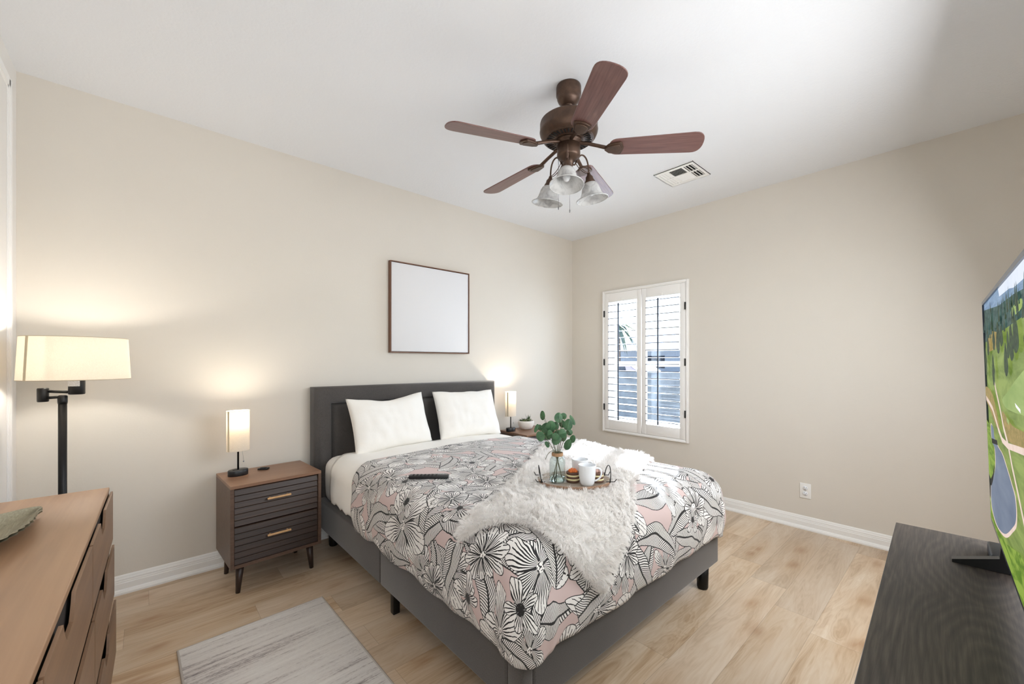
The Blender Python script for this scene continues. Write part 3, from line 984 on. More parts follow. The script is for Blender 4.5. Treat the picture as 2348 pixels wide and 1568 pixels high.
def throw_pt(u, v, off):
    a, b = throw_ab(u, v)
    w = 0.006*mn.noise(Vector((a*5, b*5, 3)))+0.010*mn.noise(Vector((a*2.2, b*3, 8)))
    p, n = drape0(a, b, off+0.007+w, 1.0)
    return p, n
NU, NV = 110, 50
m = MB()
top = [[throw_pt(u/NU, v/NV, 0.020*min(1, 6*min(v/NV, 1-v/NV, (1-u/NU)*3)**0.7+0.15))[0] for v in range(NV+1)] for u in range(NU+1)]
bot = [[throw_pt(u/NU, v/NV, -0.004)[0] for v in range(NV+1)] for u in range(NU+1)]
m.grid(top); m.grid(bot)
edge = [(0,j) for j in range(NV+1)] + [(i,NV) for i in range(1,NU+1)] + [(NU,j) for j in range(NV-1,-1,-1)] + [(i,0) for i in range(NU-1,0,-1)]
for k in range(len(edge)):
    (i, j), (i2, j2) = edge[k], edge[(k+1) % len(edge)]
    m.add([top[i][j], top[i2][j2], bot[i2][j2], bot[i][j]], [(0,1,2,3)], 0, True)
tb = m.build('throw_blanket', M['fur'], origin=(-2.1, -1.6, 0.69))
tag(tb, 'fluffy white faux fur throw laid diagonally over the floral duvet', 'throw blanket')
# peach backing layer that peeks out along the front edge
m = MB(); rows = []; rows2 = []
for i in range(0, 61):
    v = i/60; r = []
    for k in range(0, 9):
        u = 0.975+0.037*k/8
        uu = min(u, 1.0); a, b = throw_ab(uu, v)
        if u > 1:
            a2, b2 = throw_ab(0.99, v); a += (a-a2)*(u-1)*100*0.99; b += (b-b2)*(u-1)*100*0.99
        r.append(drape(a, b, 0.003))
    rows.append(r)
m.grid(rows)
bk = m.build('backing', M['fur_back'], tb)
bk.matrix_parent_inverse = Matrix.Translation(-tb.location)
md = bk.modifiers.new('thick', 'SOLIDIFY'); md.thickness = 0.008; md.offset = 1
bk['label'] = 'peach underside of the throw'
# fur strands
rng = np.random.default_rng(5)
NF = 85000
def make_fur(NF):
    vs = np.zeros((NF*5, 3)); 
    uu = rng.random(NF); vv = rng.random(NF)
    # extra strands on the rim
    rim = rng.random(NF)
    sel = rim < 0.10; e = rng.integers(0, 3, NF)
    vv = np.where(sel & (e == 0), rng.random(NF)*0.01, vv); vv = np.where(sel & (e == 1), 1-rng.random(NF)*0.01, vv)
    uu = np.where(sel & (e == 2), 1-rng.random(NF)*0.006, uu)
    # clump centres on a jittered grid
    GU, GV = 90, 34
    jit = rng.random((GU+1, GV+1, 2)); cl = rng.normal(0, 1, (GU+1, GV+1, 3))
    for i in range(NF):
        u, v = float(uu[i]), float(vv[i])
        eo = 0.020*min(1, 6*min(v, 1-v, (1-u)*3)**0.7+0.15)
        p, n = throw_pt(u, v, eo-0.003)
        q_ = Matrix.Rotation(R(90)-YAW, 2) @ Vector((p.x+2.272, p.y+1.898))
        if (q_.x/0.155)**2+(q_.y/0.125)**2 < 1: vs[i*5:i*5+5] = p; continue
        gi, gj = int(u*GU), int(v*GV)
        c = cl[gi, gj]
        # outward lean close to the rim
        fl = Vector((mn.noise(p*5), mn.noise(p*5+Vector((3,7,1))), 0))*1.6 + Vector((-0.35, -0.30, 0))
        if u > 0.985 or v < 0.02 or v > 0.98:
            a, b = throw_ab(u, v); a2, b2 = throw_ab(min(u, .97) if u > .985 else u, 0.5)
            q = drape(a2, b2, 0.02, 0); o_ = (p-q); fl = fl*0.4 + o_.normalized()*1.3
        if i % 9 == 0 and v > 0.02:
            a, b = throw_ab(0.9999, v); a2, b2 = throw_ab(0.97, v); o_ = Vector((a-a2, b-b2, 0)).normalized()
            k_ = 0.030*rng.random(); p, n = drape0(a+o_.x*k_, b+o_.y*k_, 0.018, 1.0); fl = o_*1.2
        tdir = fl - n*fl.dot(n)
        ln = 0.024+0.014*rng.random()
        d = (n*0.75 + tdir*0.8 + Vector(c)*0.36 + Vector(rng.normal(0, 0.2, 3))).normalized()
        d2 = (d*0.6 + tdir*0.7 + Vector((0,0,-0.35)) + Vector(c)*0.25).normalized()
        side = d.cross(n + Vector((0.01, 0.02, 0)))
        if side.length < 1e-4: side = Vector((1,0,0))
        side = side.normalized()*0.0012
        p1 = p + d*ln*0.55; p2 = p1 + d2*ln*0.5
        k = i*5
        vs[k] = p-side; vs[k+1] = p+side; vs[k+2] = p1-side*0.8; vs[k+3] = p1+side*0.8; vs[k+4] = p2
    o3 = np.array(tb.location)
    vs -= o3
    idx = np.arange(NF)*5
    quads = np.stack([idx, idx+1, idx+3, idx+2], 1); tris = np.stack([idx+2, idx+3, idx+4], 1)
    me = bpy.data.meshes.new('fur')
    me.vertices.add(NF*5); me.vertices.foreach_set('co', vs.ravel())
    loops = np.concatenate([quads.ravel(), tris.ravel()])
    me.loops.add(len(loops)); me.loops.foreach_set('vertex_index', loops.astype(np.int32))
    me.polygons.add(NF*2)
    ls = np.concatenate([np.arange(NF)*4, NF*4+np.arange(NF)*3]); 
    me.polygons.foreach_set('loop_start', ls.astype(np.int32))
    me.update(calc_edges=True)
    me.materials.append(M['fur'])
    o = bpy.data.objects.new('fur', me); COL.objects.link(o); o.parent = tb
    o['kind'] = 'stuff'
    return o
make_fur(NF)

# ================================================================ NIGHTSTANDS
def nightstand(loc, rz, label):
    t = thing('nightstand', label, 'nightstand', loc, R(rz), 'walnut nightstands either side of the bed')
    W, D, ZB, ZT_ = 0.478, 0.385, 0.152, 0.610
    m = MB()   # case with chamfered lower edges (front silhouette)
    th = 0.018
    m.box((-W/2, -D/2, ZT_-th), (W/2, D/2, ZT_), 1)
    m.box((-W/2, -D/2, ZB), (-W/2+th, D/2, ZT_-th)); m.box((W/2-th, -D/2, ZB), (W/2, D/2, ZT_-th))
    m.box((-W/2+th, -D/2, ZB), (W/2-th, D/2, ZB+th)); m.box((-W/2+th, D/2-0.01, ZB+th), (W/2-th, D/2, ZT_-th))
    m.box((-W/2+th, -D/2+0.030, ZB+th), (W/2-th, -D/2+0.034, ZT_-th), 2)
    bev(m.build('case', [M['walnut'], M['walnut_top'], M['dresser_in']], t), 0.0015)
    zi0, zi1 = ZB+th+0.003, ZT_-th-0.004
    hh = (zi1-zi0-0.006)/2
    for k in range(2):
        z0 = zi0+k*(hh+0.006); z1 = z0+hh
        n = 6; ph = hh/n
        # louvered slats: sawtooth section
        prof = [(-D/2+0.028, z0)]
        for q in range(n):
            prof += [(-D/2+0.006, z0+q*ph+0.001), (-D/2+0.013, z0+(q+1)*ph-0.006), (-D/2+0.010, z0+(q+1)*ph-0.0005)]
        prof += [(-D/2+0.028, z1)]
        d = MB().prism(prof, -W/2+th+0.003, W/2-th-0.003, 'x').build('drawer', M['walnut_front'], t)
        zc = z0+hh*0.60
        MB().bbox((-0.062, -D/2-0.016, zc-0.0055), (0.062, -D/2-0.006, zc+0.0055), 0.002).bbox((-0.05, -D/2-0.008, zc-0.004), (-0.042, -D/2+0.012, zc+0.004), 0.001).bbox((0.042, -D/2-0.008, zc-0.004), (0.05, -D/2+0.012, zc+0.004), 0.001).build('handle', M['cuff'], d)['label'] = 'light oak bar handle'
    for sx in (-1, 1):
        for sy in (-1, 1):
            x, y = sx*(W/2-0.055), sy*(D/2-0.05)
            MB().tube([(x+sx*0.012, y+sy*0.006, 0), (x, y, ZB)], [0.0115, 0.021], 18).build('leg', M['walnut_leg'], t)
    return t
nightstand((-3.232, -0.272, 0), 3.5, 'dark walnut nightstand with two fluted drawers, left of the bed')
nightstand((-0.928, -0.235, 0), 0, 'walnut nightstand mostly hidden behind the far side of the bed')

# ---- bedside lamps
def bedside_lamp(loc, rz, label):
    t = thing('table_lamp', label, 'lamp', loc, R(rz), 'lit bedside lamps')
    b = MB().lathe([(0.001,0),(0.051,0),(0.053,0.003),(0.053,0.031),(0.050,0.035),(0.001,0.035)], n=40, sy=0.72).build('base', M['black_plastic'], t)
    MB().bbox((-0.030, -0.014, 0.034), (-0.008, 0.004, 0.0375), 0.001).build('usb_port', M['black_metal'], b)
    MB().tube([(0,0,0.03),(0,0,0.30)], 0.0052, 12).lathe([(0.013,0.0),(0.013,0.05)], (0,0,0.235), 16).build('pole', M['black_metal'], t)
    zb, zt = 0.150, 0.388
    s = MB().shell([(0.060,zb),(0.060,zt)], n=48, sy=0.72)
    s.shell([(0.0585,zt),(0.0585,zb)], n=48, sy=0.72)
    so = s.build('lamp_shade', M['shade'], t, fixn=False)
    q = MB(); a = R(205)
    q.box((-0.006, -0.0005, zb), (0.006, 0.0008, zt), M=Matrix.Translation((0.0606*math.cos(a), 0.0606*0.72*math.sin(a), 0)) @ Matrix.Rotation(a+R(82), 4, 'Z'))
    q.build('seam', M['shade_seam'], so)
    rim = MB()
    for z in (zb, zt): MB().tube([(0.060*math.cos(k*PI/24), 0.060*0.72*math.sin(k*PI/24), z) for k in range(48)], 0.0014, 6, closed=True).build('rim', M['shade'], so)
    MB().lathe([(0.001,0.332),(0.010,0.328),(0.018,0.312),(0.014,0.292),(0.010,0.280)], n=16).build('bulb', M['bulb'], t)
    MB().tube([(0.018,-0.006,0.17),(0.026,-0.010,0.085)], 0.0006, 6).lathe([(0.001,-0.005),(0.005,0),(0.001,0.005)], (0.026,-0.010,0.08), 12).build('pull_chain', M['bolt'], t)
    l = add_light('table_lamp_light', 'POINT', (0, 0, 0.360), 5.0, (1.0, 0.88, 0.73), shadow_soft_size=0.022)
    l.parent = t
    return t
bedside_lamp((-3.388, -0.225, 0.610), 8, 'lit white-shaded lamp on the left nightstand beside a small black puck')
bedside_lamp((-1.125, -0.155, 0.610), 0, 'lit white-shaded lamp beyond the bed next to the succulent pot')
# small black device on the nightstand
m = MB().bbox((-0.028,-0.020,0),(0.028,0.020,0.010),0.003).bbox((-0.016,-0.012,0.009),(0.018,0.012,0.0125),0.001,1)
o = m.build('remote_fob', [M['black_plastic'], M['black_metal']]); o.location = (-3.245, -0.175, 0.610); o.rotation_euler = (0,0,R(-35))
tag(o, 'small square black device lying on the left nightstand', 'device')

# ---- succulent bowl on the far nightstand
pt = thing('succulent_pot', 'ribbed white bowl of green succulents on the far nightstand', 'potted plant', (-0.925, -0.165, 0.610))
MB().lathe([(0.001,0),(0.040,0),(0.060,0.012),(0.075,0.040),(0.080,0.070),(0.078,0.088),(0.073,0.088),(0.072,0.072),(0.001,0.070)], n=96, ripple=lambda a, k: 0.028*abs(math.sin(a*16)) if 1 < k < 5 else 0).build('pot', M['pot'], pt)
MB().lathe([(0.001,0.076),(0.072,0.074)], n=24).build('soil', M['soil'], pt)
def fleaf(m, base, az, el, L, W, mi=0, cup=0.3):
    """fleshy pointed leaf"""
    d = Vector((math.cos(az)*math.cos(el), math.sin(az)*math.cos(el), math.sin(el)))
    s = Vector((-math.sin(az), math.cos(az), 0)); n = s.cross(d)*-1
    rows = []
    for i in range(6):
        t = i/5; ww = W*(math.sin(min(1, t*1.05+0.18)*PI))**0.7; th = W*0.35*(1-t*0.8)
        c = Vector(base)+d*L*t+n*(cup*L*t*t)
        rows.append([c+s*ww*math.cos(a)+n*th*math.sin(a) for a in [k*PI/4 for k in range(8)]])
    m.grid(rows, mi, closed=True)
rr_ = random.Random(3)
for (x, y, r_, mt_) in ((-0.040,-0.015,0.034,'succ'),(0.0,-0.035,0.034,'succ'),(-0.010,0.022,0.036,'succ_dark'),(0.035,0.000,0.030,'succ'),(-0.045,0.030,0.024,'succ_dark')):
    m = MB()
    for k in range(20):
        fleaf(m, (x,y,0.078), k*2.4, 0.25+0.05*k, r_*(1.45-0.04*k), 0.0075)
    m.build('rosette', M[mt_], pt)
m = MB()
for k in range(9): fleaf(m, (0.048,0.012,0.076), k*0.9, 1.0+0.2*rr_.random(), 0.055+0.035*rr_.random(), 0.0055, cup=0.1)
m.build('aloe', M['succ_dark'], pt)

# ================================================================ FLOOR LAMP
fl = thing('floor_lamp', 'black swing-arm floor lamp with a wide cream drum shade', 'lamp', (-4.085, -0.40, 0))
MB().lathe([(0.001,0),(0.130,0),(0.132,0.006),(0.128,0.018),(0.020,0.024),(0.012,0.05)], n=40).build('base', M['black_metal'], fl)
MB().tube([(0,0,0.02),(0,0,1.135)], 0.0145, 20).lathe([(0.0155,1.10),(0.0165,1.11),(0.0165,1.135),(0.012,1.14)], n=20).build('pole', M['black_metal'], fl)
elb = (-0.062, 0.02, 0)   # elbow of the swing arm
m = MB().lathe([(0.0001,1.112),(0.017,1.112),(0.019,1.116),(0.019,1.170),(0.017,1.174),(0.0001,1.174)], (elb[0], elb[1], 0), 20)
m.tube([(0,0,1.133),(elb[0],elb[1],1.128)], 0.0065, 10)
hubx, huby = 0.045, -0.005
m.tube([(elb[0],elb[1],1.160),(hubx-0.01,huby,1.152)], 0.0065, 10)
m.build('swing_arm', M['black_metal'], fl)
h = MB().lathe([(0.0001,1.142),(0.026,1.142),(0.028,1.146),(0.028,1.215),(0.026,1.219),(0.0001,1.219)], (hubx,huby,0), 28).tube([(hubx,huby,1.21),(hubx,huby,1.275)], 0.012, 12).build('socket', M['black_metal'], fl)
q = MB()
for k in range(10):
    a0, a1 = R(195+k*10), R(205+k*10)
    q.add([(hubx+0.0285*math.cos(a0), huby+0.0285*math.sin(a0), 1.180),(hubx+0.0285*math.cos(a1), huby+0.0285*math.sin(a1), 1.180),(hubx+0.0285*math.cos(a1), huby+0.0285*math.sin(a1), 1.205),(hubx+0.0285*math.cos(a0), huby+0.0285*math.sin(a0), 1.205)], [(0,1,2,3)])
def mat_label():
    m_ = NT('printed_label'); x, y, z = m_.sep(m_.coord())
    ln = ((z*260).frac() < 0.42)*(m_.noise(m_.comb(x*900, y*900, (z*260).floor()), 1, 1, 0.5) > 0.44)
    m_.set(Base_Color=m_.mix(ln*0.7, srgb(214, 214, 216), srgb(60, 60, 64)), Roughness=0.5)
    return m_.mat
q.build('label', mat_label(), h)['label'] = 'printed silver label'
sc_ = (0.045, -0.005)
zb, zt = 1.212, 1.402
s = MB().shell([(0.184,zb),(0.175,zt)], c=(sc_[0],sc_[1],0), n=72)
s.shell([(0.173,zt),(0.182,zb)], c=(sc_[0],sc_[1],0), n=72)
so = s.build('lamp_shade', M['shade_floor'], fl, fixn=False)
for aa in (R(220),):
    q = MB(); a = aa
    pa = Vector((sc_[0]+0.1845*math.cos(a), sc_[1]+0.1845*math.sin(a), zb)); pb = Vector((sc_[0]+0.1755*math.cos(a), sc_[1]+0.1755*math.sin(a), zt))
    sd = Vector((-math.sin(a), math.cos(a), 0))*0.0065; ou = Vector((math.cos(a), math.sin(a), 0))*0.001
    q.add([pa-sd, pa+sd, pb+sd, pb-sd, pa-sd+ou, pa+sd+ou, pb+sd+ou, pb-sd+ou], [(0,1,2,3),(4,5,6,7),(0,1,5,4),(1,2,6,5),(2,3,7,6),(3,0,4,7)])
    q.build('seam', M['shade_seam'], so)
q = MB()
for z, r_ in ((zb, 0.183), (zt, 0.174)): q.tube([(sc_[0]+r_*math.cos(k*PI/36), sc_[1]+r_*math.sin(k*PI/36), z) for k in range(72)], 0.0015, 6, closed=True)
for k in range(3):
    a = k*2*PI/3+0.4
    q.tube([(sc_[0],sc_[1],1.262),(sc_[0]+0.18*math.cos(a), sc_[1]+0.18*math.sin(a), 1.232)], 0.0015, 6)
q.build('shade_ring', M['shade_seam'], so)
MB().lathe([(0.001,1.300),(0.018,1.296),(0.026,1.280),(0.020,1.262),(0.012,1.252)], (sc_[0],sc_[1],0), 18).build('bulb', M['bulb'], fl)
l = add_light('floor_lamp_light', 'POINT', (sc_[0], sc_[1], 1.332), 6.5, (1.0, 0.92, 0.83), shadow_soft_size=0.028)
l.parent = fl

# ================================================================ DRESSER (left foreground)
dr = thing('dresser', 'tan wooden dresser with cut-out drawer pulls in the left foreground', 'dresser', (-4.09, -1.76, 0), R(-1.2))
dr.location.x += -0.018
def DL(p): return (p[0]+4.09, p[1]+1.76, p[2])
Y1, Y0 = -0.905, -2.66
bev(MB().box(DL((XL+0.075, Y0, 0.782)), DL((-3.908, Y1, 0.800))).build('top', M['dresser'], dr), 0.003)
m = MB().box(DL((XL+0.085, Y0+0.01, 0.06)), DL((-3.9125, Y1-0.006, 0.782)))
m.box(DL((XL+0.085, Y0+0.01, 0.06)), DL((-3.922, Y0+0.028, 0.782)), 1); m.box(DL((XL+0.085, Y1-0.030, 0.06)), DL((-3.909, Y1-0.003, 0.782)), 1)
m.build('case', [M['dresser_in'], M['dresser_front']], dr)
rows_ = ((0.568, 0.779, -3.899), (0.348, 0.567, -3.895), (0.118, 0.347, -3.890))
colsY = ((-1.520, -0.893, -1.240), (-2.150, -1.530, -1.900), (-2.66, -2.160, -2.42))
for (z0, z1, xf) in rows_:
    for (ya, yb, yn) in colsY:
        hw_, dp = 0.078, 0.050
        top = []
        poly = [(ya, z0+0.0), (yb, z0+0.0), (yb, z1)]
        for k in range(13):
            a = k/12
            yy_ = yn+hw_*(1-2*a)
            dd = dp*(min(1, min(a, 1-a)*4.2))**0.8
            poly.append((yy_, z1-dd))
        poly.append((ya, z1))
        poly2 = [(y+1.76, z) for y, z in poly]
        dpn = MB()
        n = len(poly2); xo = xf+4.09
        zc_ = z0+0.022
        fr = [(poly2[0][0], zc_), (poly2[1][0], zc_)] + poly2[2:]
        v = [(xo, y, z) for y, z in fr] + [(xo-0.016, y, z) for y, z in poly2]
        v = v[:n] + [(xo-0.007-(0.011 if z < z0+0.01 else 0), y, z) for y, z in poly2]
        a_, b2_ = len(v), len(v)+1
        v += [(xo-0.013, poly2[0][0], z0), (xo-0.013, poly2[1][0], z0)]
        fs = [tuple(range(n)), tuple(reversed(range(n, 2*n)))] + [(i, i+n, (i+1)%n+n, (i+1)%n) for i in range(1, n)]
        fs = [f for f in fs if set(f) != {0, n, 1, n+1}] + [(0, 1, b2_, a_), (a_, b2_, n+1, n)]
        dpn.add(v, fs)
        dpn.build('drawer', M['dresser_front'], dr)
for y in (Y1-0.09, Y0+0.09):
    for x in (XL+0.12, -3.99):
        MB().tube([DL((x, y, 0)), DL((x, y, 0.065))], [0.016, 0.022], 14).build('leg', M['dresser_front'], dr)
# weathered leaf-shaped tray
m = MB(); rows = []; NLf = 96
tip = Vector((-4.048, -1.185, 0)); axis = Vector((-0.33, -1, 0)).normalized(); sd = Vector((axis.y, -axis.x, 0))
for side_off in (0.0, 0.007):
    rows = []
    for i in range(NLf+1):
        t = i/NLf; Lf = 0.62
        wd = 0.088*math.sin(min(1, t*1.0+0.004)*PI)**1.25
        sc = 1+0.035*math.sin(t*110)*(1 if t > 0.03 else 0); sc2 = 1+0.10*abs(math.sin(t*22))
        c = tip+axis*(Lf*t)
        row = []
        for j in range(13):
            q = -1+2*j/12
            x = c + sd*(q*wd*(sc if q < -0.8 else sc2 if q > 0.8 else 1)) 
            z = 0.806 + 0.034*abs(q)**2*math.sin(t*PI)**0.5 + 0.004*math.sin(q*14) + 0.010*(1-t)**3 + side_off
            row.append((x.x, x.y, z))
        rows.append(row)
    m.grid(rows)
o = m.build('leaf_tray', M['leaf_wood'], origin=(-4.1, -1.45, 0.80))
tag(o, 'weathered grey-green wavy-edged leaf tray on the tan dresser', 'tray')

# ================================================================ MEDIA CONSOLE + TV (right foreground)
cs = thing('media_console', 'dark charcoal wood console under the television', 'console', (-1.915, -2.998, 0), R(181.9))
# local x runs toward the camera, local +y toward the wall behind
cl, cd = 1.42, 0.42
bev(MB().box((0, 0, 0.722), (cl, cd, 0.750)).build('top', M['console'], cs), 0.0015)
m = MB().box((0.012, 0.014, 0.08), (0.034, cd-0.01, 0.722)).box((cl-0.034, 0.014, 0.08), (cl-0.012, cd-0.01, 0.722)).box((0.034, cd-0.02, 0.08), (cl-0.034, cd-0.01, 0.722)).box((0.034, 0.014, 0.08), (cl-0.034, cd-0.02, 0.10))
m.build('case', M['console'], cs)
for k in range(3):
    w_ = (cl-0.074)/3
    d = MB().bbox((0.037+k*w_, 0.004, 0.104), (0.037+(k+1)*w_-0.004, 0.022, 0.716), 0.002).build('door', M['console'], cs)
    MB().tube([(0.037+(k+0.5)*w_-0.05, -0.010, 0.66), (0.037+(k+0.5)*w_+0.05, -0.010, 0.66)], 0.005).build('handle', M['black_metal'], d)
for x in (0.06, cl-0.06):
    for y in (0.05, cd-0.05): MB().box((x-0.02, y-0.02, 0), (x+0.02, y+0.02, 0.08)).build('leg', M['black_metal'], cs)

# television: local x along the width from the far edge to the near edge, local z up, screen faces -y
TW, TH = 1.155, 0.652
tv = thing('television', 'flat television showing an aerial golf course with a pond', 'television', (-1.92, -3.212, 0.752), 0)
tv.rotation_mode = 'XYZ'
a_ = R(2.1); tl = R(1.6)
d_ = Vector((-math.cos(a_), -math.sin(a_), 0)); n0_ = Vector((-math.sin(a_), math.cos(a_), 0))
up_ = (n0_*math.sin(tl) + Vector((0,0,math.cos(tl)))).normalized()
nn_ = (n0_*math.cos(tl) - Vector((0,0,math.sin(tl)))).normalized()
# columns: local x = d_, local y = -nn_ (into the set), local z = up_
TM = Matrix((( d_.x, -nn_.x, up_.x, 0), (d_.y, -nn_.y, up_.y, 0), (d_.z, -nn_.z, up_.z, 0), (0,0,0,1)))
tv.rotation_euler = TM.to_euler()
ZB_ = 0.068
M['tv_bezel'] = simple('tv_bezel_metal', (70, 78, 90), 0.3, 0.6, var=0.05)
m = MB()
m.bbox((0, 0.0005, ZB_), (TW, 0.030, ZB_+TH), 0.002, 0)
m.bbox((0.05, 0.026, ZB_+0.04), (TW-0.05, 0.055, ZB_+TH*0.7), 0.01, 0)
m.build('housing', M['black_plastic'], tv)
m = MB(); bz = 0.010
for lo, hi in (((0,-0.004,ZB_),(TW,0.002,ZB_+bz)), ((0,-0.004,ZB_+TH-bz),(TW,0.002,ZB_+TH)), ((0,-0.004,ZB_+bz),(bz*0.8,0.002,ZB_+TH-bz)), ((TW-bz*0.8,-0.004,ZB_+bz),(TW,0.002,ZB_+TH-bz))):
    m.box(lo, hi)
m.build('bezel', M['tv_bezel'], tv)
# picture on the screen, as flat patches of a picture
def scr_mat(name, c1, c2, scale=(30,30,60), strength=1.0, dist=0.5, lo=0.35, hi=0.65):
    m_ = NT(name); co = m_.coord()
    n_ = m_.noise(m_.mapping(co, scale), 1, 4, 0.65, dist)
    c_ = m_.ramp(n_, [(lo, srgb(*c1)), (hi, srgb(*c2))])
    m_.set(Base_Color=(0.01,0.01,0.01,1), Roughness=0.6, Specular_IOR_Level=0.1, Emission_Color=c_, Emission_Strength=strength)
    return m_.mat
SM = [scr_mat('picture_fairway', (96,118,52), (140,158,84), (4,4,26)),
      scr_mat('picture_sky', (206,216,232), (226,232,240), (3,3,3)),
      scr_mat('picture_hills', (104,130,160), (140,164,190), (6,6,60)),
      scr_mat('picture_forest', (34,56,52), (78,104,98), (26,26,60)),
      scr_mat('picture_trees', (24,40,26), (60,80,46), (60,60,90)),
      scr_mat('picture_path', (214,190,176), (226,206,194), (10,10,10)),
      scr_mat('picture_pond', (92,104,126), (124,136,154), (2,2,5)),
      scr_mat('picture_green', (134,158,88), (158,178,108), (3,3,20)),
      scr_mat('picture_rough', (132,120,66), (166,142,88), (40,40,80)),
      scr_mat('picture_lawn', (84,118,26), (134,160,62), (3,3,16), dist=2.5, lo=0.4, hi=0.55),
      scr_mat('picture_dark', (12,14,14), (24,26,24)),
      scr_mat('picture_white', (230,230,225), (240,240,238))]
m = MB(); lay = [0]
def patch(pts, mi):
    lay[0] += 1
    y = -0.0002-0.00004*lay[0]
    m.add([(max(bz*0.8, min(TW-bz*0.8, p[0])), y, ZB_+max(bz, min(TH-bz, p[1]))) for p in pts], [tuple(range(len(pts)))], mi)
def smooth_loop(pts, n=5):
    out = []; N = len(pts)
    for i in range(N):
        p0, p1, p2, p3 = [Vector(pts[(i+k) % N]) for k in (-1,0,1,2)]
        for j in range(n):
            f = j/n; out.append(tuple(0.5*((2*p1)+(-p0+p2)*f+(2*p0-5*p1+4*p2-p3)*f*f+(-p0+3*p1-3*p2+p3)*f**3)))
    return out
def strip(pts, w, mi):
    P = [Vector(p) for p in pts]
    L_, R_ = [], []
    for i, p in enumerate(P):
        t = (P[min(i+1, len(P)-1)]-P[max(i-1, 0)]).normalized(); nn = Vector((-t.y, t.x))*w/2
        L_.append(tuple(p+nn)); R_.append(tuple(p-nn))
    for i in range(len(P)-1): patch([L_[i], L_[i+1], R_[i+1], R_[i]], mi)
patch([(0,0),(TW,0),(TW,TH),(0,TH)], 0)
patch([(0,0.53),(TW,0.56),(TW,TH),(0,TH)], 3)
patch([(0,0.626),(0.4,0.603),(0.66,0.600),(0.9,0.590),(TW,0.60),(TW,TH),(0,TH)], 2)
patch([(0.42,0.622),(0.60,0.618),(0.66,0.612),(0.77,0.611),(0.95,0.614),(TW,0.61),(TW,TH),(0.40,TH)], 1)
patch([(0.10,0.540),(0.22,0.553),(0.33,0.545),(0.30,0.505),(0.12,0.500)], 8)
patch(smooth_loop([(0.62,0.575),(0.75,0.582),(0.75,0.565),(0.63,0.560)]), 7)
rt = random.Random(11)
for k in range(90):   # forest edge: small pointed crowns
    s_ = rt.uniform(0.0, TW); b_ = 0.535+rt.random()*0.05; w_ = rt.uniform(0.008, 0.018); h_ = rt.uniform(0.02, 0.05)
    patch([(s_-w_, b_), (s_+w_, b_), (s_+w_*0.6, b_+h_*0.6), (s_, b_+h_), (s_-w_*0.6, b_+h_*0.6)], 3 if k % 3 else 4)
patch(smooth_loop([(0.85,0.46),(0.70,0.442),(0.56,0.412),(0.44,0.386),(0.50,0.373),(0.62,0.374),(0.72,0.378),(0.9,0.39)]), 7)
patch(smooth_loop([(0.02,0.398),(0.199,0.390),(0.293,0.354),(0.36,0.312),(0.28,0.31),(0.12,0.34),(0.02,0.36)]), 8)
patch(smooth_loop([(0.43,0.360),(0.60,0.345),(0.80,0.350),(0.80,0.318),(0.66,0.312),(0.52,0.305),(0.46,0.325)]), 8)
patch([(0,0),(TW,0),(TW,0.16),(0.62,0.10),(0.40,0.05),(0.2,0.032),(0.0,0.075)], 9)
patch([(0.0,0.30),(0.13,0.29),(0.16,0.25),(0.22,0.2),(0.06,0.13),(0.0,0.14)], 9)
for pts, w_ in (([(0.255,0.445),(0.312,0.402),(0.39,0.362),(0.445,0.326),(0.518,0.296),(0.576,0.257),(0.644,0.221),(0.8,0.13),(0.95,0.0)], 0.014), ([(0.03,0.366),(0.12,0.358),(0.211,0.348),(0.305,0.320),(0.34,0.308),(0.416,0.292),(0.517,0.293),(0.669,0.308),(0.9,0.33)], 0.013)):
    strip(pts, w_, 5)
pond = [(0.156,0.300),(0.150,0.272),(0.171,0.253),(0.235,0.243),(0.225,0.195),(0.12,0.14),(0.068,0.112),(0.070,0.057),(0.20,0.039),(0.382,0.068),(0.537,0.125),(0.604,0.160),(0.607,0.201),(0.548,0.223),(0.472,0.243),(0.404,0.258),(0.311,0.263),(0.235,0.275),(0.216,0.297)]
rim_ = [(p[0]+(0.012 if p[0] > 0.3 else -0.012), p[1]+(0.002 if p[1] > 0.2 else -0.005)) for p in pond]
patch(smooth_loop(rim_), 5); patch(smooth_loop(pond), 6)
patch([(0.15,0.262),(0.30,0.276),(0.31,0.265),(0.16,0.250)], 10)
patch(smooth_loop([(0.06,0.13),(0.15,0.165),(0.20,0.20),(0.18,0.17),(0.09,0.12)]), 10)
for (s_, b_, t_, w_) in ((0.165,0.489,0.549,0.030),(0.285,0.411,0.493,0.030),(0.555,0.441,0.512,0.030),(0.650,0.473,0.545,0.034),(0.425,0.490,0.565,0.040),(0.085,0.433,0.515,0.028),(0.490,0.505,0.552,0.030),(0.715,0.487,0.555,0.034),(0.60,0.478,0.535,0.02),(0.33,0.500,0.55,0.03),(0.86,0.47,0.55,0.04),(0.97,0.44,0.53,0.04)):
    pl = []
    for k in range(16):
        a = 2*PI*k/16; jr = 1+0.25*rt.uniform(-1,1)
        pl.append((s_+w_*math.cos(a)*jr*(1-0.35*math.sin(a)), (b_+t_)/2+(t_-b_)/2*math.sin(a)))
    patch(pl, 4)
patch([(0.67,0.395),(0.74,0.388),(0.74,0.381),(0.68,0.388)], 11); patch([(0.53,0.355),(0.57,0.352),(0.57,0.342),(0.53,0.346)], 7)
m.build('screen', SM, tv, fixn=False)
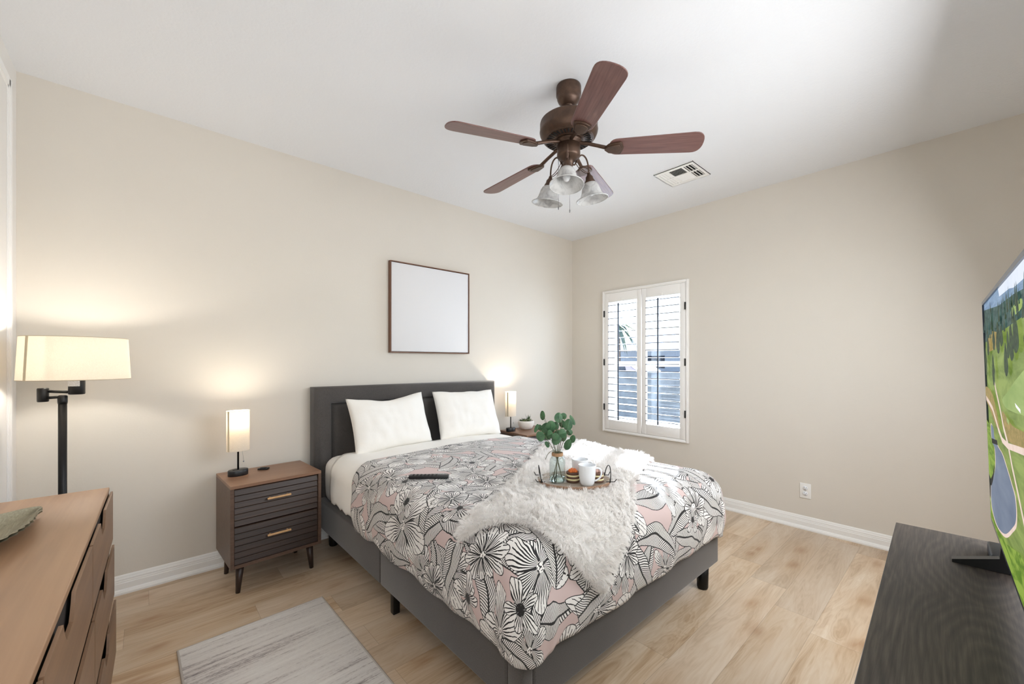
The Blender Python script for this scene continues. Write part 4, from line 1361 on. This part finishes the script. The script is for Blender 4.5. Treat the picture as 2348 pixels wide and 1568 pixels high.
# feet: blades standing across the console
for x in (0.24, TW-0.24):
    MB().prism([(-0.090,-0.001),(0.115,-0.001),(0.115,0.006),(0.02,0.052),(0.0,ZB_+0.006),(-0.002,ZB_+0.006),(-0.006,0.034),(-0.090,0.008)], x-0.012, x+0.012, 'x').build('foot', M['black_plastic'], tv)
o = MB().bbox((-0.062,-0.05,0),(0.062,0.05,0.030),0.004).build('media_box', simple('media_box_grey', (46, 50, 56), 0.45, var=0.05))
o.location = (-2.068, -3.249, 0.750); o.rotation_euler = (0,0,R(2))
tag(o, 'flat dark media box on the console behind the television', 'media box')

# ================================================================ WALL AND CEILING THINGS
pc = thing('picture', 'blank pale canvas in a thin brown wood frame above the bed', 'picture', (-1.935, 0, 1.368))
m = MB(); W_, H_ = 0.785, 0.751; t_ = 0.008; d0, d1 = -0.042, -0.001
for lo, hi in (((-W_/2,d0,0),(W_/2,d1,t_)), ((-W_/2,d0,H_-t_),(W_/2,d1,H_)), ((-W_/2,d0,t_),(-W_/2+t_,d1,H_-t_)), ((W_/2-t_,d0,t_),(W_/2,d1,H_-t_))): m.box(lo, hi)
bev(m.build('frame', M['frame_wood'], pc), 0.001)
MB().bbox((-W_/2+t_+0.003,d0+0.005,t_+0.003),(W_/2-t_-0.003,-0.01,H_-t_-0.003),0.002).build('canvas', M['canvas'], pc)

ot = thing('wall_outlet', 'white duplex electrical outlet low on the right wall', 'outlet', (0, -2.323, 0.295))
o = MB().bbox((-0.006,-0.036,-0.058),(0,0.036,0.058),0.003).build('cover_plate', M['trim'], ot)
for s in (-1, 1):
    f_ = MB().lathe([(0.0165,0),(0.0165,0.003),(0.0001,0.003)], n=24, M=Matrix.Translation((-0.006,0,s*0.021)) @ Matrix.Rotation(R(-90),4,'Y')).build('receptacle', M['ceramic'], ot)
    MB().box((-0.0095,0.005,s*0.021+0.001),(-0.0088,0.0072,s*0.021+0.010)).box((-0.0095,-0.0072,s*0.021+0.001),(-0.0088,-0.005,s*0.021+0.009)).box((-0.0095,-0.002,s*0.021-0.010),(-0.0088,0.002,s*0.021-0.006)).build('slots', M['dark_hole'], f_)
MB().lathe([(0.0025,0),(0.002,0.0015),(0.0001,0.0015)], n=12, M=Matrix.Translation((-0.006,0,0)) @ Matrix.Rotation(R(-90),4,'Y')).build('screw', M['bolt'], ot)

vt = thing('ceiling_vent', 'white square air vent with slanted louvers on the ceiling', 'vent', (-0.733, -1.695, H))
S_ = 0.152
m = MB()
# plate with six openings: 3 blocks along y, 2 along x
ys = [(-0.128,-0.062),(-0.050,0.050),(0.062,0.128)]; xs = [(-0.118,-0.008),(0.008,0.118)]
zt_, zb_ = -0.0005, -0.010
def cells(m, x0, x1, y0, y1): m.box((x0,y0,zb_),(x1,y1,zb_+0.004))
m.box((-S_,-S_,zb_),(xs[0][0],S_,zb_+0.004)); m.box((xs[1][1],-S_,zb_),(S_,S_,zb_+0.004)); m.box((xs[0][1],-S_,zb_),(xs[1][0],S_,zb_+0.004))
for (xa, xb) in xs:
    yy0 = -S_
    for (ya, yb) in ys:
        m.box((xa,yy0,zb_),(xb,ya,zb_+0.004)); yy0 = yb
    m.box((xa,yy0,zb_),(xb,S_,zb_+0.004))
m.box((-S_,-S_,zb_),(S_,-S_+0.003,zt_)); m.box((-S_,S_-0.003,zb_),(S_,S_,zt_)); m.box((-S_,-S_,zb_),(-S_+0.003,S_,zt_)); m.box((S_-0.003,-S_,zb_),(S_,S_,zt_))
m.build('cover_plate', M['trim'], vt)
MB().box((-0.122,-0.132,-0.002),(0.122,0.132,-0.0008)).build('duct_opening', M['dark_hole'], vt)
def fins(xa, xb, ya, yb, along, n, ang):
    m = MB(); hw_ = 0.5*((xb-xa) if along == 'y' else (yb-ya))/n*1.05
    for k in range(n):
        if along == 'y':
            x = xa+(xb-xa)*(k+0.5)/n
            Mx = Matrix.Translation((x,(ya+yb)/2,-0.007)) @ Matrix.Rotation(R(ang),4,'Y')
            m.box((-hw_*0.62,-(yb-ya)/2,-0.0005),(hw_*0.62,(yb-ya)/2,0.0005), M=Mx)
        else:
            y = ya+(yb-ya)*(k+0.5)/n
            Mx = Matrix.Translation(((xa+xb)/2,y,-0.007)) @ Matrix.Rotation(R(ang),4,'X')
            m.box((-(xb-xa)/2,-hw_*0.72,-0.0005),((xb-xa)/2,hw_*0.72,0.0005), M=Mx)
    m.build('fins', M['trim'], vt)
for i, (xa, xb) in enumerate(xs):
    for j, (ya, yb) in enumerate(ys):
        if j == 1: fins(xa, xb, ya, yb, 'y', 6, -30 if i == 0 else 25)
        else: fins(xa, xb, ya, yb, 'x', 3, 28 if j == 0 else -16)

# ---- rug
rg = MB().bbox((-0.305,-0.62,0.0005),(0.305,0.62,0.009),0.003).build('rug', M['rug'])
rg.location = (-3.378, -1.43, 0); rg.rotation_euler = (0,0,R(1.2))
tag(rg, 'small distressed grey and cream rug on the plank floor beside the bed', 'rug')
m = MB()
loop = [(-0.305,-0.62),(0.305,-0.62),(0.305,0.62),(-0.305,0.62)]
pts = []
for k in range(4):
    a, b_ = Vector(loop[k]), Vector(loop[(k+1) % 4])
    for q in range(12): p_ = a.lerp(b_, q/12); pts.append((p_.x, p_.y, 0.0058))
m.tube(pts, 0.0052, 8, closed=True)
m.build('binding', M['rug_edge'], rg)

# ================================================================ CEILING FAN
FX, FY = -2.148, -1.760
fan = thing('ceiling_fan', 'five-blade bronze ceiling fan with mahogany blades and three bell lights', 'ceiling fan', (FX, FY, H))
z = lambda q: q-H
br = M['bronze']
MB().lathe([(0.001,z(H-0.0005)),(0.063,z(H-0.0005)),(0.065,z(2.730)),(0.065,z(2.690)),(0.058,z(2.680)),(0.060,z(2.672)),(0.054,z(2.658)),(0.038,z(2.642)),(0.030,z(2.636)),(0.001,z(2.636))], n=48).build('canopy', br, fan)
MB().tube([(0,0,z(2.655)),(0,0,z(2.575))], 0.0135, 16).lathe([(0.001,z(2.655)),(0.020,z(2.650)),(0.026,z(2.638)),(0.018,z(2.628)),(0.001,z(2.626))], n=24).lathe([(0.001,z(2.600)),(0.026,z(2.598)),(0.030,z(2.585)),(0.034,z(2.572))], n=24).build('downrod', br, fan)
mo = MB().lathe([(0.034,z(2.566)),(0.100,z(2.563)),(0.138,z(2.556)),(0.148,z(2.548)),(0.150,z(2.541)),(0.150,z(2.505)),(0.152,z(2.500)),(0.150,z(2.490)),(0.143,z(2.474)),(0.134,z(2.462)),(0.125,z(2.457)),(0.070,z(2.452)),(0.001,z(2.452))], n=72).build('motor_housing', br, fan)
m = MB()
for k in range(36):
    a = 2*PI*k/36
    T = Matrix.Rotation(a, 4, 'Z') @ Matrix.Translation((0.099,0,z(2.4535))) @ Matrix.Rotation(R(5), 4, 'Y')
    m.bbox((-0.019,-0.0036,-0.0018),(0.019,0.0036,0.002),0.0015, M=T, seg=2)
m.build('vent_slots', M['dark_hole'], mo)
m = MB().tube([(0.123*math.cos(k*PI/30), 0.123*math.sin(k*PI/30), z(2.4565)) for k in range(60)], 0.0022, 6, closed=True)
m.tube([(0.074*math.cos(k*PI/30), 0.074*math.sin(k*PI/30), z(2.4525)) for k in range(60)], 0.0022, 6, closed=True)
m.build('rings', br, mo)
MB().lathe([(0.068,z(2.455)),(0.066,z(2.440)),(0.052,z(2.436)),(0.052,z(2.430)),(0.060,z(2.428)),(0.061,z(2.374)),(0.057,z(2.364)),(0.046,z(2.358)),(0.040,z(2.350)),(0.028,z(2.346)),(0.024,z(2.325)),(0.016,z(2.300)),(0.006,z(2.292)),(0.001,z(2.290))], n=48).build('switch_housing', br, fan)
# blades
PITCH = -13
ol = []
L0, L1, w0, w1 = 0.205, 0.663, 0.055, 0.068
for i in range(15):
    a = -PI/2+PI*i/14; sx = abs(math.cos(a))**0.75
    ol.append((L1-0.055+0.055*sx, w1*math.copysign(abs(math.sin(a))**0.85, math.sin(a))))
for i in range(13):
    a = PI/2+PI*i/12; sx = abs(math.cos(a))**0.8
    ol.append((L0+0.050-0.050*sx, w0*math.copysign(abs(math.sin(a))**0.9, math.sin(a))))
# smooth outline
def blade_mesh(rot):
    m = MB()
    T = Matrix.Rotation(rot, 4, 'Z') @ Matrix.Translation((0,0,z(2.408))) @ Matrix.Rotation(R(2.5), 4, 'Y') @ Matrix.Rotation(R(PITCH), 4, 'X')
    m.prism(ol, -0.003, 0.003, 'z', M=T)
    return m, T
for k in range(5):
    a = R(-125.14+72*k)
    m, T = blade_mesh(0)
    b_ = bev(m.build('blade', M['blade'], fan), 0.002)
    b_.rotation_euler = (0,0,a)
    # blade iron: arm from the hub and a flared leaf plate under the blade
    im = MB()
    im.tube([Vector((0.055,0,z(2.437))), Vector((0.10,0,z(2.428))), Vector((0.15,0,z(2.412))), T @ Vector((0.21,0,-0.008))], [0.010,0.009,0.009,0.010], 10)
    plate = [(0.185,-0.010),(0.205,-0.030),(0.245,-0.040),(0.262,-0.042),(0.270,-0.036),(0.278,-0.012),(0.280,0)]
    plate = plate + [(x,-y) for x,y in reversed(plate[:-1])]
    im.prism(plate, -0.012, -0.003, 'z', M=T)
    im.prism([(0.195+(x-0.195)*0.86, y*0.72) for x, y in plate], -0.016, -0.011, 'z', M=T)
    ir = bev(im.build('blade_iron', br, b_), 0.002)
# light kit: three bell shades on S-arms
dirs = [R(216.1), R(216.1+120), R(216.1-120)]
for k, a in enumerate(dirs):
    e = Matrix.Rotation(a, 4, 'Z')
    am = MB()
    P = lambda x, zz, y=0: e @ Vector((x, y, z(zz)))
    am.tube(bez(P(0.022,2.338), P(0.042,2.304), P(0.052,2.402), P(0.086,2.390), 10)[:-1] + bez(P(0.086,2.390), P(0.112,2.380), P(0.118,2.336), P(0.118,2.296), 10), 0.0042, 8)
    for yy in (-0.006, 0.006):
        am.tube(bez(P(0.030,2.378,yy), P(0.05,2.325,yy*1.5), P(0.085,2.298,yy), P(0.116,2.300,yy), 12), 0.0020, 6)
    ao = am.build('light_arm', br, fan)
    tilt_ = Matrix.Translation(P(0.118, 2.298)) @ e @ Matrix.Rotation(R(-9), 4, 'Y')
    ho = MB().lathe([(0.001,0.006),(0.008,0.004),(0.010,-0.006),(0.014,-0.012),(0.020,-0.020),(0.021,-0.030),(0.028,-0.044),(0.031,-0.054),(0.029,-0.056),(0.001,-0.050)], n=28, M=tilt_)
    ho.tube([tilt_ @ Vector((0.028,0,-0.050)), tilt_ @ Vector((0.040,0,-0.050))], 0.0015, 6); ho.tube([tilt_ @ Vector((-0.028,0,-0.050)), tilt_ @ Vector((-0.040,0,-0.050))], 0.0015, 6)
    ho.build('shade_holder', br, ao)
    pr_ = [(0.027,-0.048),(0.036,-0.056),(0.044,-0.070),(0.049,-0.088),(0.053,-0.104),(0.060,-0.118),(0.072,-0.130),(0.085,-0.138)]
    sh_ = MB().shell(pr_, n=48, M=tilt_)
    sh_.shell([(r_-0.0035, zz+0.0010) for r_, zz in reversed(pr_)], n=48, M=tilt_)
    sh_.tube([tilt_ @ Vector((0.0838*math.cos(q*PI/24), 0.0838*math.sin(q*PI/24), -0.138)) for q in range(48)], 0.0026, 8, closed=True)
    sh_.build('glass_shade', M['alabaster'], ao, fixn=False)['label'] = 'frosted white bell glass shade'
    MB().lathe([(0.001,-0.118),(0.012,-0.114),(0.019,-0.100),(0.014,-0.078),(0.010,-0.060)], n=16, M=tilt_).build('bulb', M['ceramic'], ao)
for (x, y, z0, z1) in ((-0.046, 0.030, 2.375, 2.105), (-0.012, -0.018, 2.33, 2.085)):
    MB().tube([(x,y,z(z0)),(x,y,z(z1))], 0.0011, 6).lathe([(0.001,0),(0.003,-0.004),(0.003,-0.014),(0.001,-0.018)], (x,y,z(z1)), 8).build('pull_chain', M['bolt'], fan)

# ================================================================ THINGS ON THE BED
def surf_z(x, y, extra=0.0):
    return drape(x, y, extra).z
# remote on duvet
rz_ = surf_z(-2.685, -1.265)
o = MB().bbox((-0.105,-0.020,0),(0.105,0.020,0.016),0.006,seg=3).build('remote_control', M['black_plastic'])
bt = MB()
for i in range(7):
    for j in range(3): bt.bbox((-0.085+i*0.02,-0.013+j*0.010,0.0155),(-0.076+i*0.02,-0.007+j*0.010,0.0172),0.0006)
bt.build('buttons', M['black_metal'], o)
o.location = (-2.690, -1.262, rz_+0.001); o.rotation_euler = (R(3), R(0), R(-41))
tag(o, 'black remote control lying on the floral duvet', 'remote')

TZ = 0.711
TXc, TYc = -2.272, -1.898
ROT = YAW - R(90)    # the handles point left and right of the bed's diagonal
tr = thing('serving_tray', 'oval wooden tray with black wire handles on the fur throw', 'tray', (TXc, TYc, TZ), ROT)
MB().lathe([(0.001,0),(0.160,0),(0.168,0.004),(0.171,0.012),(0.172,0.020),(0.168,0.0205),(0.164,0.019),(0.160,0.010),(0.001,0.008)], n=64, sy=0.78, ripple=lambda a, k: 0.010*math.sin(3*a+1)+0.006*math.sin(7*a)).build('board', M['tray_wood'], tr)
MB().shell([(0.162,0.0),(0.1705,0.002),(0.1735,0.010),(0.1745,0.018),(0.171,0.021)], n=64, sy=0.78, ripple=lambda a, k: 0.010*math.sin(3*a+1)+0.006*math.sin(7*a)+0.006*math.sin(23*a+k)).build('bark_rim', M['bark'], tr)
for s in (-1, 1):
    x = s*0.160
    hd = MB().tube(bez((x,-0.058,0.018),(x+s*0.012,-0.052,0.105),(x+s*0.012,0.052,0.105),(x,0.058,0.018),18), 0.0022, 8)
    for y in (-0.058, 0.058):
        hd.tube([(x-0.018*s,y,0.022),(x+0.022*s,y,0.022)], 0.0018, 6)
        hd.tube([(x+0.020*s,y,0.022),(x+0.028*s,y*1.12,0.036)], 0.0018, 6)
        hd.tube([(x,y,0.018),(x,y,0.034)], 0.0028, 6)
    hd.build('handle', M['black_metal'], tr)
def on_tray(px, py): return (px, py, TZ+0.009)
# camera-facing frame for placing: right and forward vectors of the room diagonal
RV = Vector((math.sin(YAW), -math.cos(YAW), 0)); FV = Vector((math.cos(YAW), math.sin(YAW), 0))
tc = Vector((TXc, TYc, 0))
# vase
vp = tc + RV*(-0.082) + FV*(-0.020)
vs_ = thing('glass_vase', 'clear glass bottle vase with twine round its neck on the tray', 'vase', (vp.x, vp.y, TZ+0.009), ROT)
gp = [(0.001,0.001),(0.030,0.001),(0.036,0.005),(0.038,0.012),(0.038,0.098),(0.036,0.110),(0.029,0.120),(0.024,0.126),(0.0235,0.142),(0.026,0.148),(0.0262,0.152)]
g_ = MB().shell(gp, n=48)
g_.shell([(0.0242,0.152),(0.0215,0.142),(0.022,0.126),(0.027,0.119),(0.034,0.109),(0.036,0.098),(0.036,0.013),(0.033,0.008),(0.001,0.007)], n=48)
g_.build('glass', M['vase_glass'], vs_, fixn=False)
MB().lathe([(0.001,0.009),(0.0335,0.010),(0.0352,0.014),(0.0352,0.028),(0.001,0.028)], n=40).build('water', M['water'], vs_)
m = MB()
for k in range(5): m.tube([(0.0252*math.cos(q*PI/16), 0.0252*math.sin(q*PI/16), 0.128+0.003*k) for q in range(32)], 0.0020, 6, closed=True)
m.build('twine', M['twine'], vs_)
# eucalyptus: (lateral m, height px) read off the plant, leaf half sizes
ep = thing('eucalyptus_bunch', 'bunch of round-leaved green eucalyptus stems standing in the glass vase', 'plant', (vp.x, vp.y, TZ+0.012), ROT)
SC = 1.93/936/7.127    # crop pixel to metres at the vase
def lf(cx_, cy_): return ((cx_-568)*SC, (1400-cy_)*SC)
leaves = [(330,330,35,75,5,.03),(225,515,26,66,12,-.02),(280,522,40,42,40,.02),(285,635,72,60,70,-.03),(368,520,60,75,20,.01),(458,478,72,78,0,-.02),(608,362,62,76,20,.03),(700,345,48,44,60,.05),
          (732,448,62,82,10,-.03),(820,388,30,76,-18,.0),(560,510,62,60,30,.04),(645,585,68,55,80,-.04),(772,590,44,52,-30,.01),(808,688,40,60,15,-.02),(725,772,50,84,22,-.03),(405,780,45,34,60,-.01),
          (440,600,66,40,75,-.045),(550,700,80,62,-50,-.01),(690,690,36,62,20,.02),(415,670,56,58,-30,.03),(500,560,45,60,0,.06),(670,480,45,60,-20,.06),(600,640,55,50,20,.05),(780,520,36,50,0,.05),(520,620,50,46,50,-.055),(395,600,40,36,10,.05)]
rl_ = random.Random(4)
stems = [[] for _ in range(7)]
for i, L_ in enumerate(leaves):
    x, z_ = lf(L_[0], L_[1]); stems[min(6, max(0, int((x+0.105)/0.20*7)))].append((x, z_, L_))
for si, st in enumerate(stems):
    if not st: continue
    st.sort(key=lambda q: q[1])
    topx = sum(q[0] for q in st)/len(st); topz = max(q[1] for q in st)
    by = rl_.uniform(-0.02, 0.02)
    dep = sum(q[2][5] for q in st)/len(st)
    base = Vector((max(-0.027, min(0.027, -topx*0.55+rl_.uniform(-0.010,0.010))), by, 0.0))
    neck = Vector((topx*0.12, dep*0.3, 0.135)); topp = Vector((topx*1.0, dep, topz*0.97))
    path = [base.lerp(neck, t) for t in (0, .5, 1)] + [neck.lerp(topp, t)+Vector((0,0,0.012*math.sin(t*PI))) for t in (.33, .66, 1)]
    m = MB().tube(path, [0.0018,0.0018,0.0017,0.0015,0.0012,0.0009], 7)
    lm = MB()
    for (x, z_, L_) in st:
        rx, rzz = L_[2]*SC*1.15, L_[3]*SC*1.12; ang = R(L_[4]); y = L_[5]
        c = Vector((x, y, z_))
        # twig from the stem
        t = max(0.15, min(1, (z_-0.15)/(max(0.02, topz-0.15)))); src = neck.lerp(topp, t*0.8)
        m.tube([src, (src+c)/2+Vector((0,0,-0.004)), c], 0.0008, 5)
        yaw_ = rl_.uniform(-0.6, 0.6); pit = rl_.uniform(-0.4, 0.4)
        T = Matrix.Translation(c) @ Matrix.Rotation(yaw_, 4, 'Z') @ Matrix.Rotation(pit, 4, 'X') @ Matrix.Rotation(ang, 4, 'Y')
        ux = rx/max(0.75, math.cos(yaw_)); uz = rzz/max(0.75, math.cos(pit))
        for off_ in (0, 0.0006):
            rows = []
            for q in range(7):
                f = q/6; row = []
                for k in range(20):
                    a = 2*PI*k/20
                    px_ = ux*f*math.cos(a)*(1-0.12*math.sin(a)); pz_ = uz*f*math.sin(a)
                    row.append(T @ Vector((px_, 0.16*ux*f*f+0.0015*abs(math.cos(a))*f-(0.0012 if abs(px_) < 0.0015 else 0)+off_, pz_)))
                rows.append(row)
            lm.grid(rows, closed=True)
    so_ = m.build('stem', M['stem'], ep)
    lm.build('leaves', M['euc'], so_, fixn=False)
# one drooping stem tip over the rim
MB().tube(bez((-0.015,-0.01,0.150),(-0.035,-0.012,0.150),(-0.050,-0.014,0.135),(-0.058,-0.015,0.108),10), 0.0012, 6).build('stem', M['stem'], ep)

# mugs
def mug(p, rz, label):
    t = thing('mug', label, 'mug', (p.x, p.y, TZ+0.009), rz, 'white mugs on the tray')
    MB().lathe([(0.001,0.002),(0.024,0.0),(0.028,0.002),(0.033,0.012),(0.0385,0.045),(0.0405,0.092),(0.0405,0.0945),(0.0385,0.0945),(0.0375,0.090),(0.0355,0.045),(0.030,0.014),(0.022,0.007),(0.001,0.006)], n=48).build('cup', M['ceramic'], t)
    MB().tube(bez((0.0385,0,0.078),(0.074,0,0.090),(0.076,0,0.030),(0.034,0,0.020),16), 0.0042, 10).build('handle', M['ceramic'], t)
    return t
mug(tc + RV*(0.052) + FV*(-0.062), ROT+R(-8), 'white mug standing in front of the other mug on the tray')
mug(tc + RV*(0.038) + FV*(0.050), ROT+R(12), 'white mug behind the other mug on the tray')
# little layered cakes
def cake(p, topm, label, seed):
    t = thing('layer_cake', label, 'cake', (p.x, p.y, TZ+0.009), seed, 'small layered cakes on the tray')
    z0 = 0
    for k, (mt_, h_) in enumerate((('choc',0.010),('cream',0.008),('choc',0.010),('cream',0.008),('choc',0.011))):
        rr2 = 0.031+0.0008*(k % 2)
        MB().lathe([(0.001,z0),(rr2,z0),(rr2+0.001,z0+h_*0.5),(rr2,z0+h_),(0.001,z0+h_)], n=28).build('layer', M[mt_], t); z0 += h_
    m = MB()
    rq = random.Random(seed)
    for k in range(9):
        a = k*2.4; r_ = 0.018*math.sqrt(k/9)
        m.lathe([(0.001,-0.004),(0.009,0),(0.010,0.005),(0.005,0.012),(0.001,0.013)], (r_*math.cos(a), r_*math.sin(a), z0+0.001*rq.random()), 12)
    m.build('topping', M[topm], t)
cake(tc + RV*(-0.006) + FV*(0.006-0.012), 'orange', 'chocolate and cream layered cake with an orange topping', 3)
cake(tc + RV*(0.108) + FV*(-0.008), 'mocha', 'chocolate and cream layered cake with a mocha topping', 8)
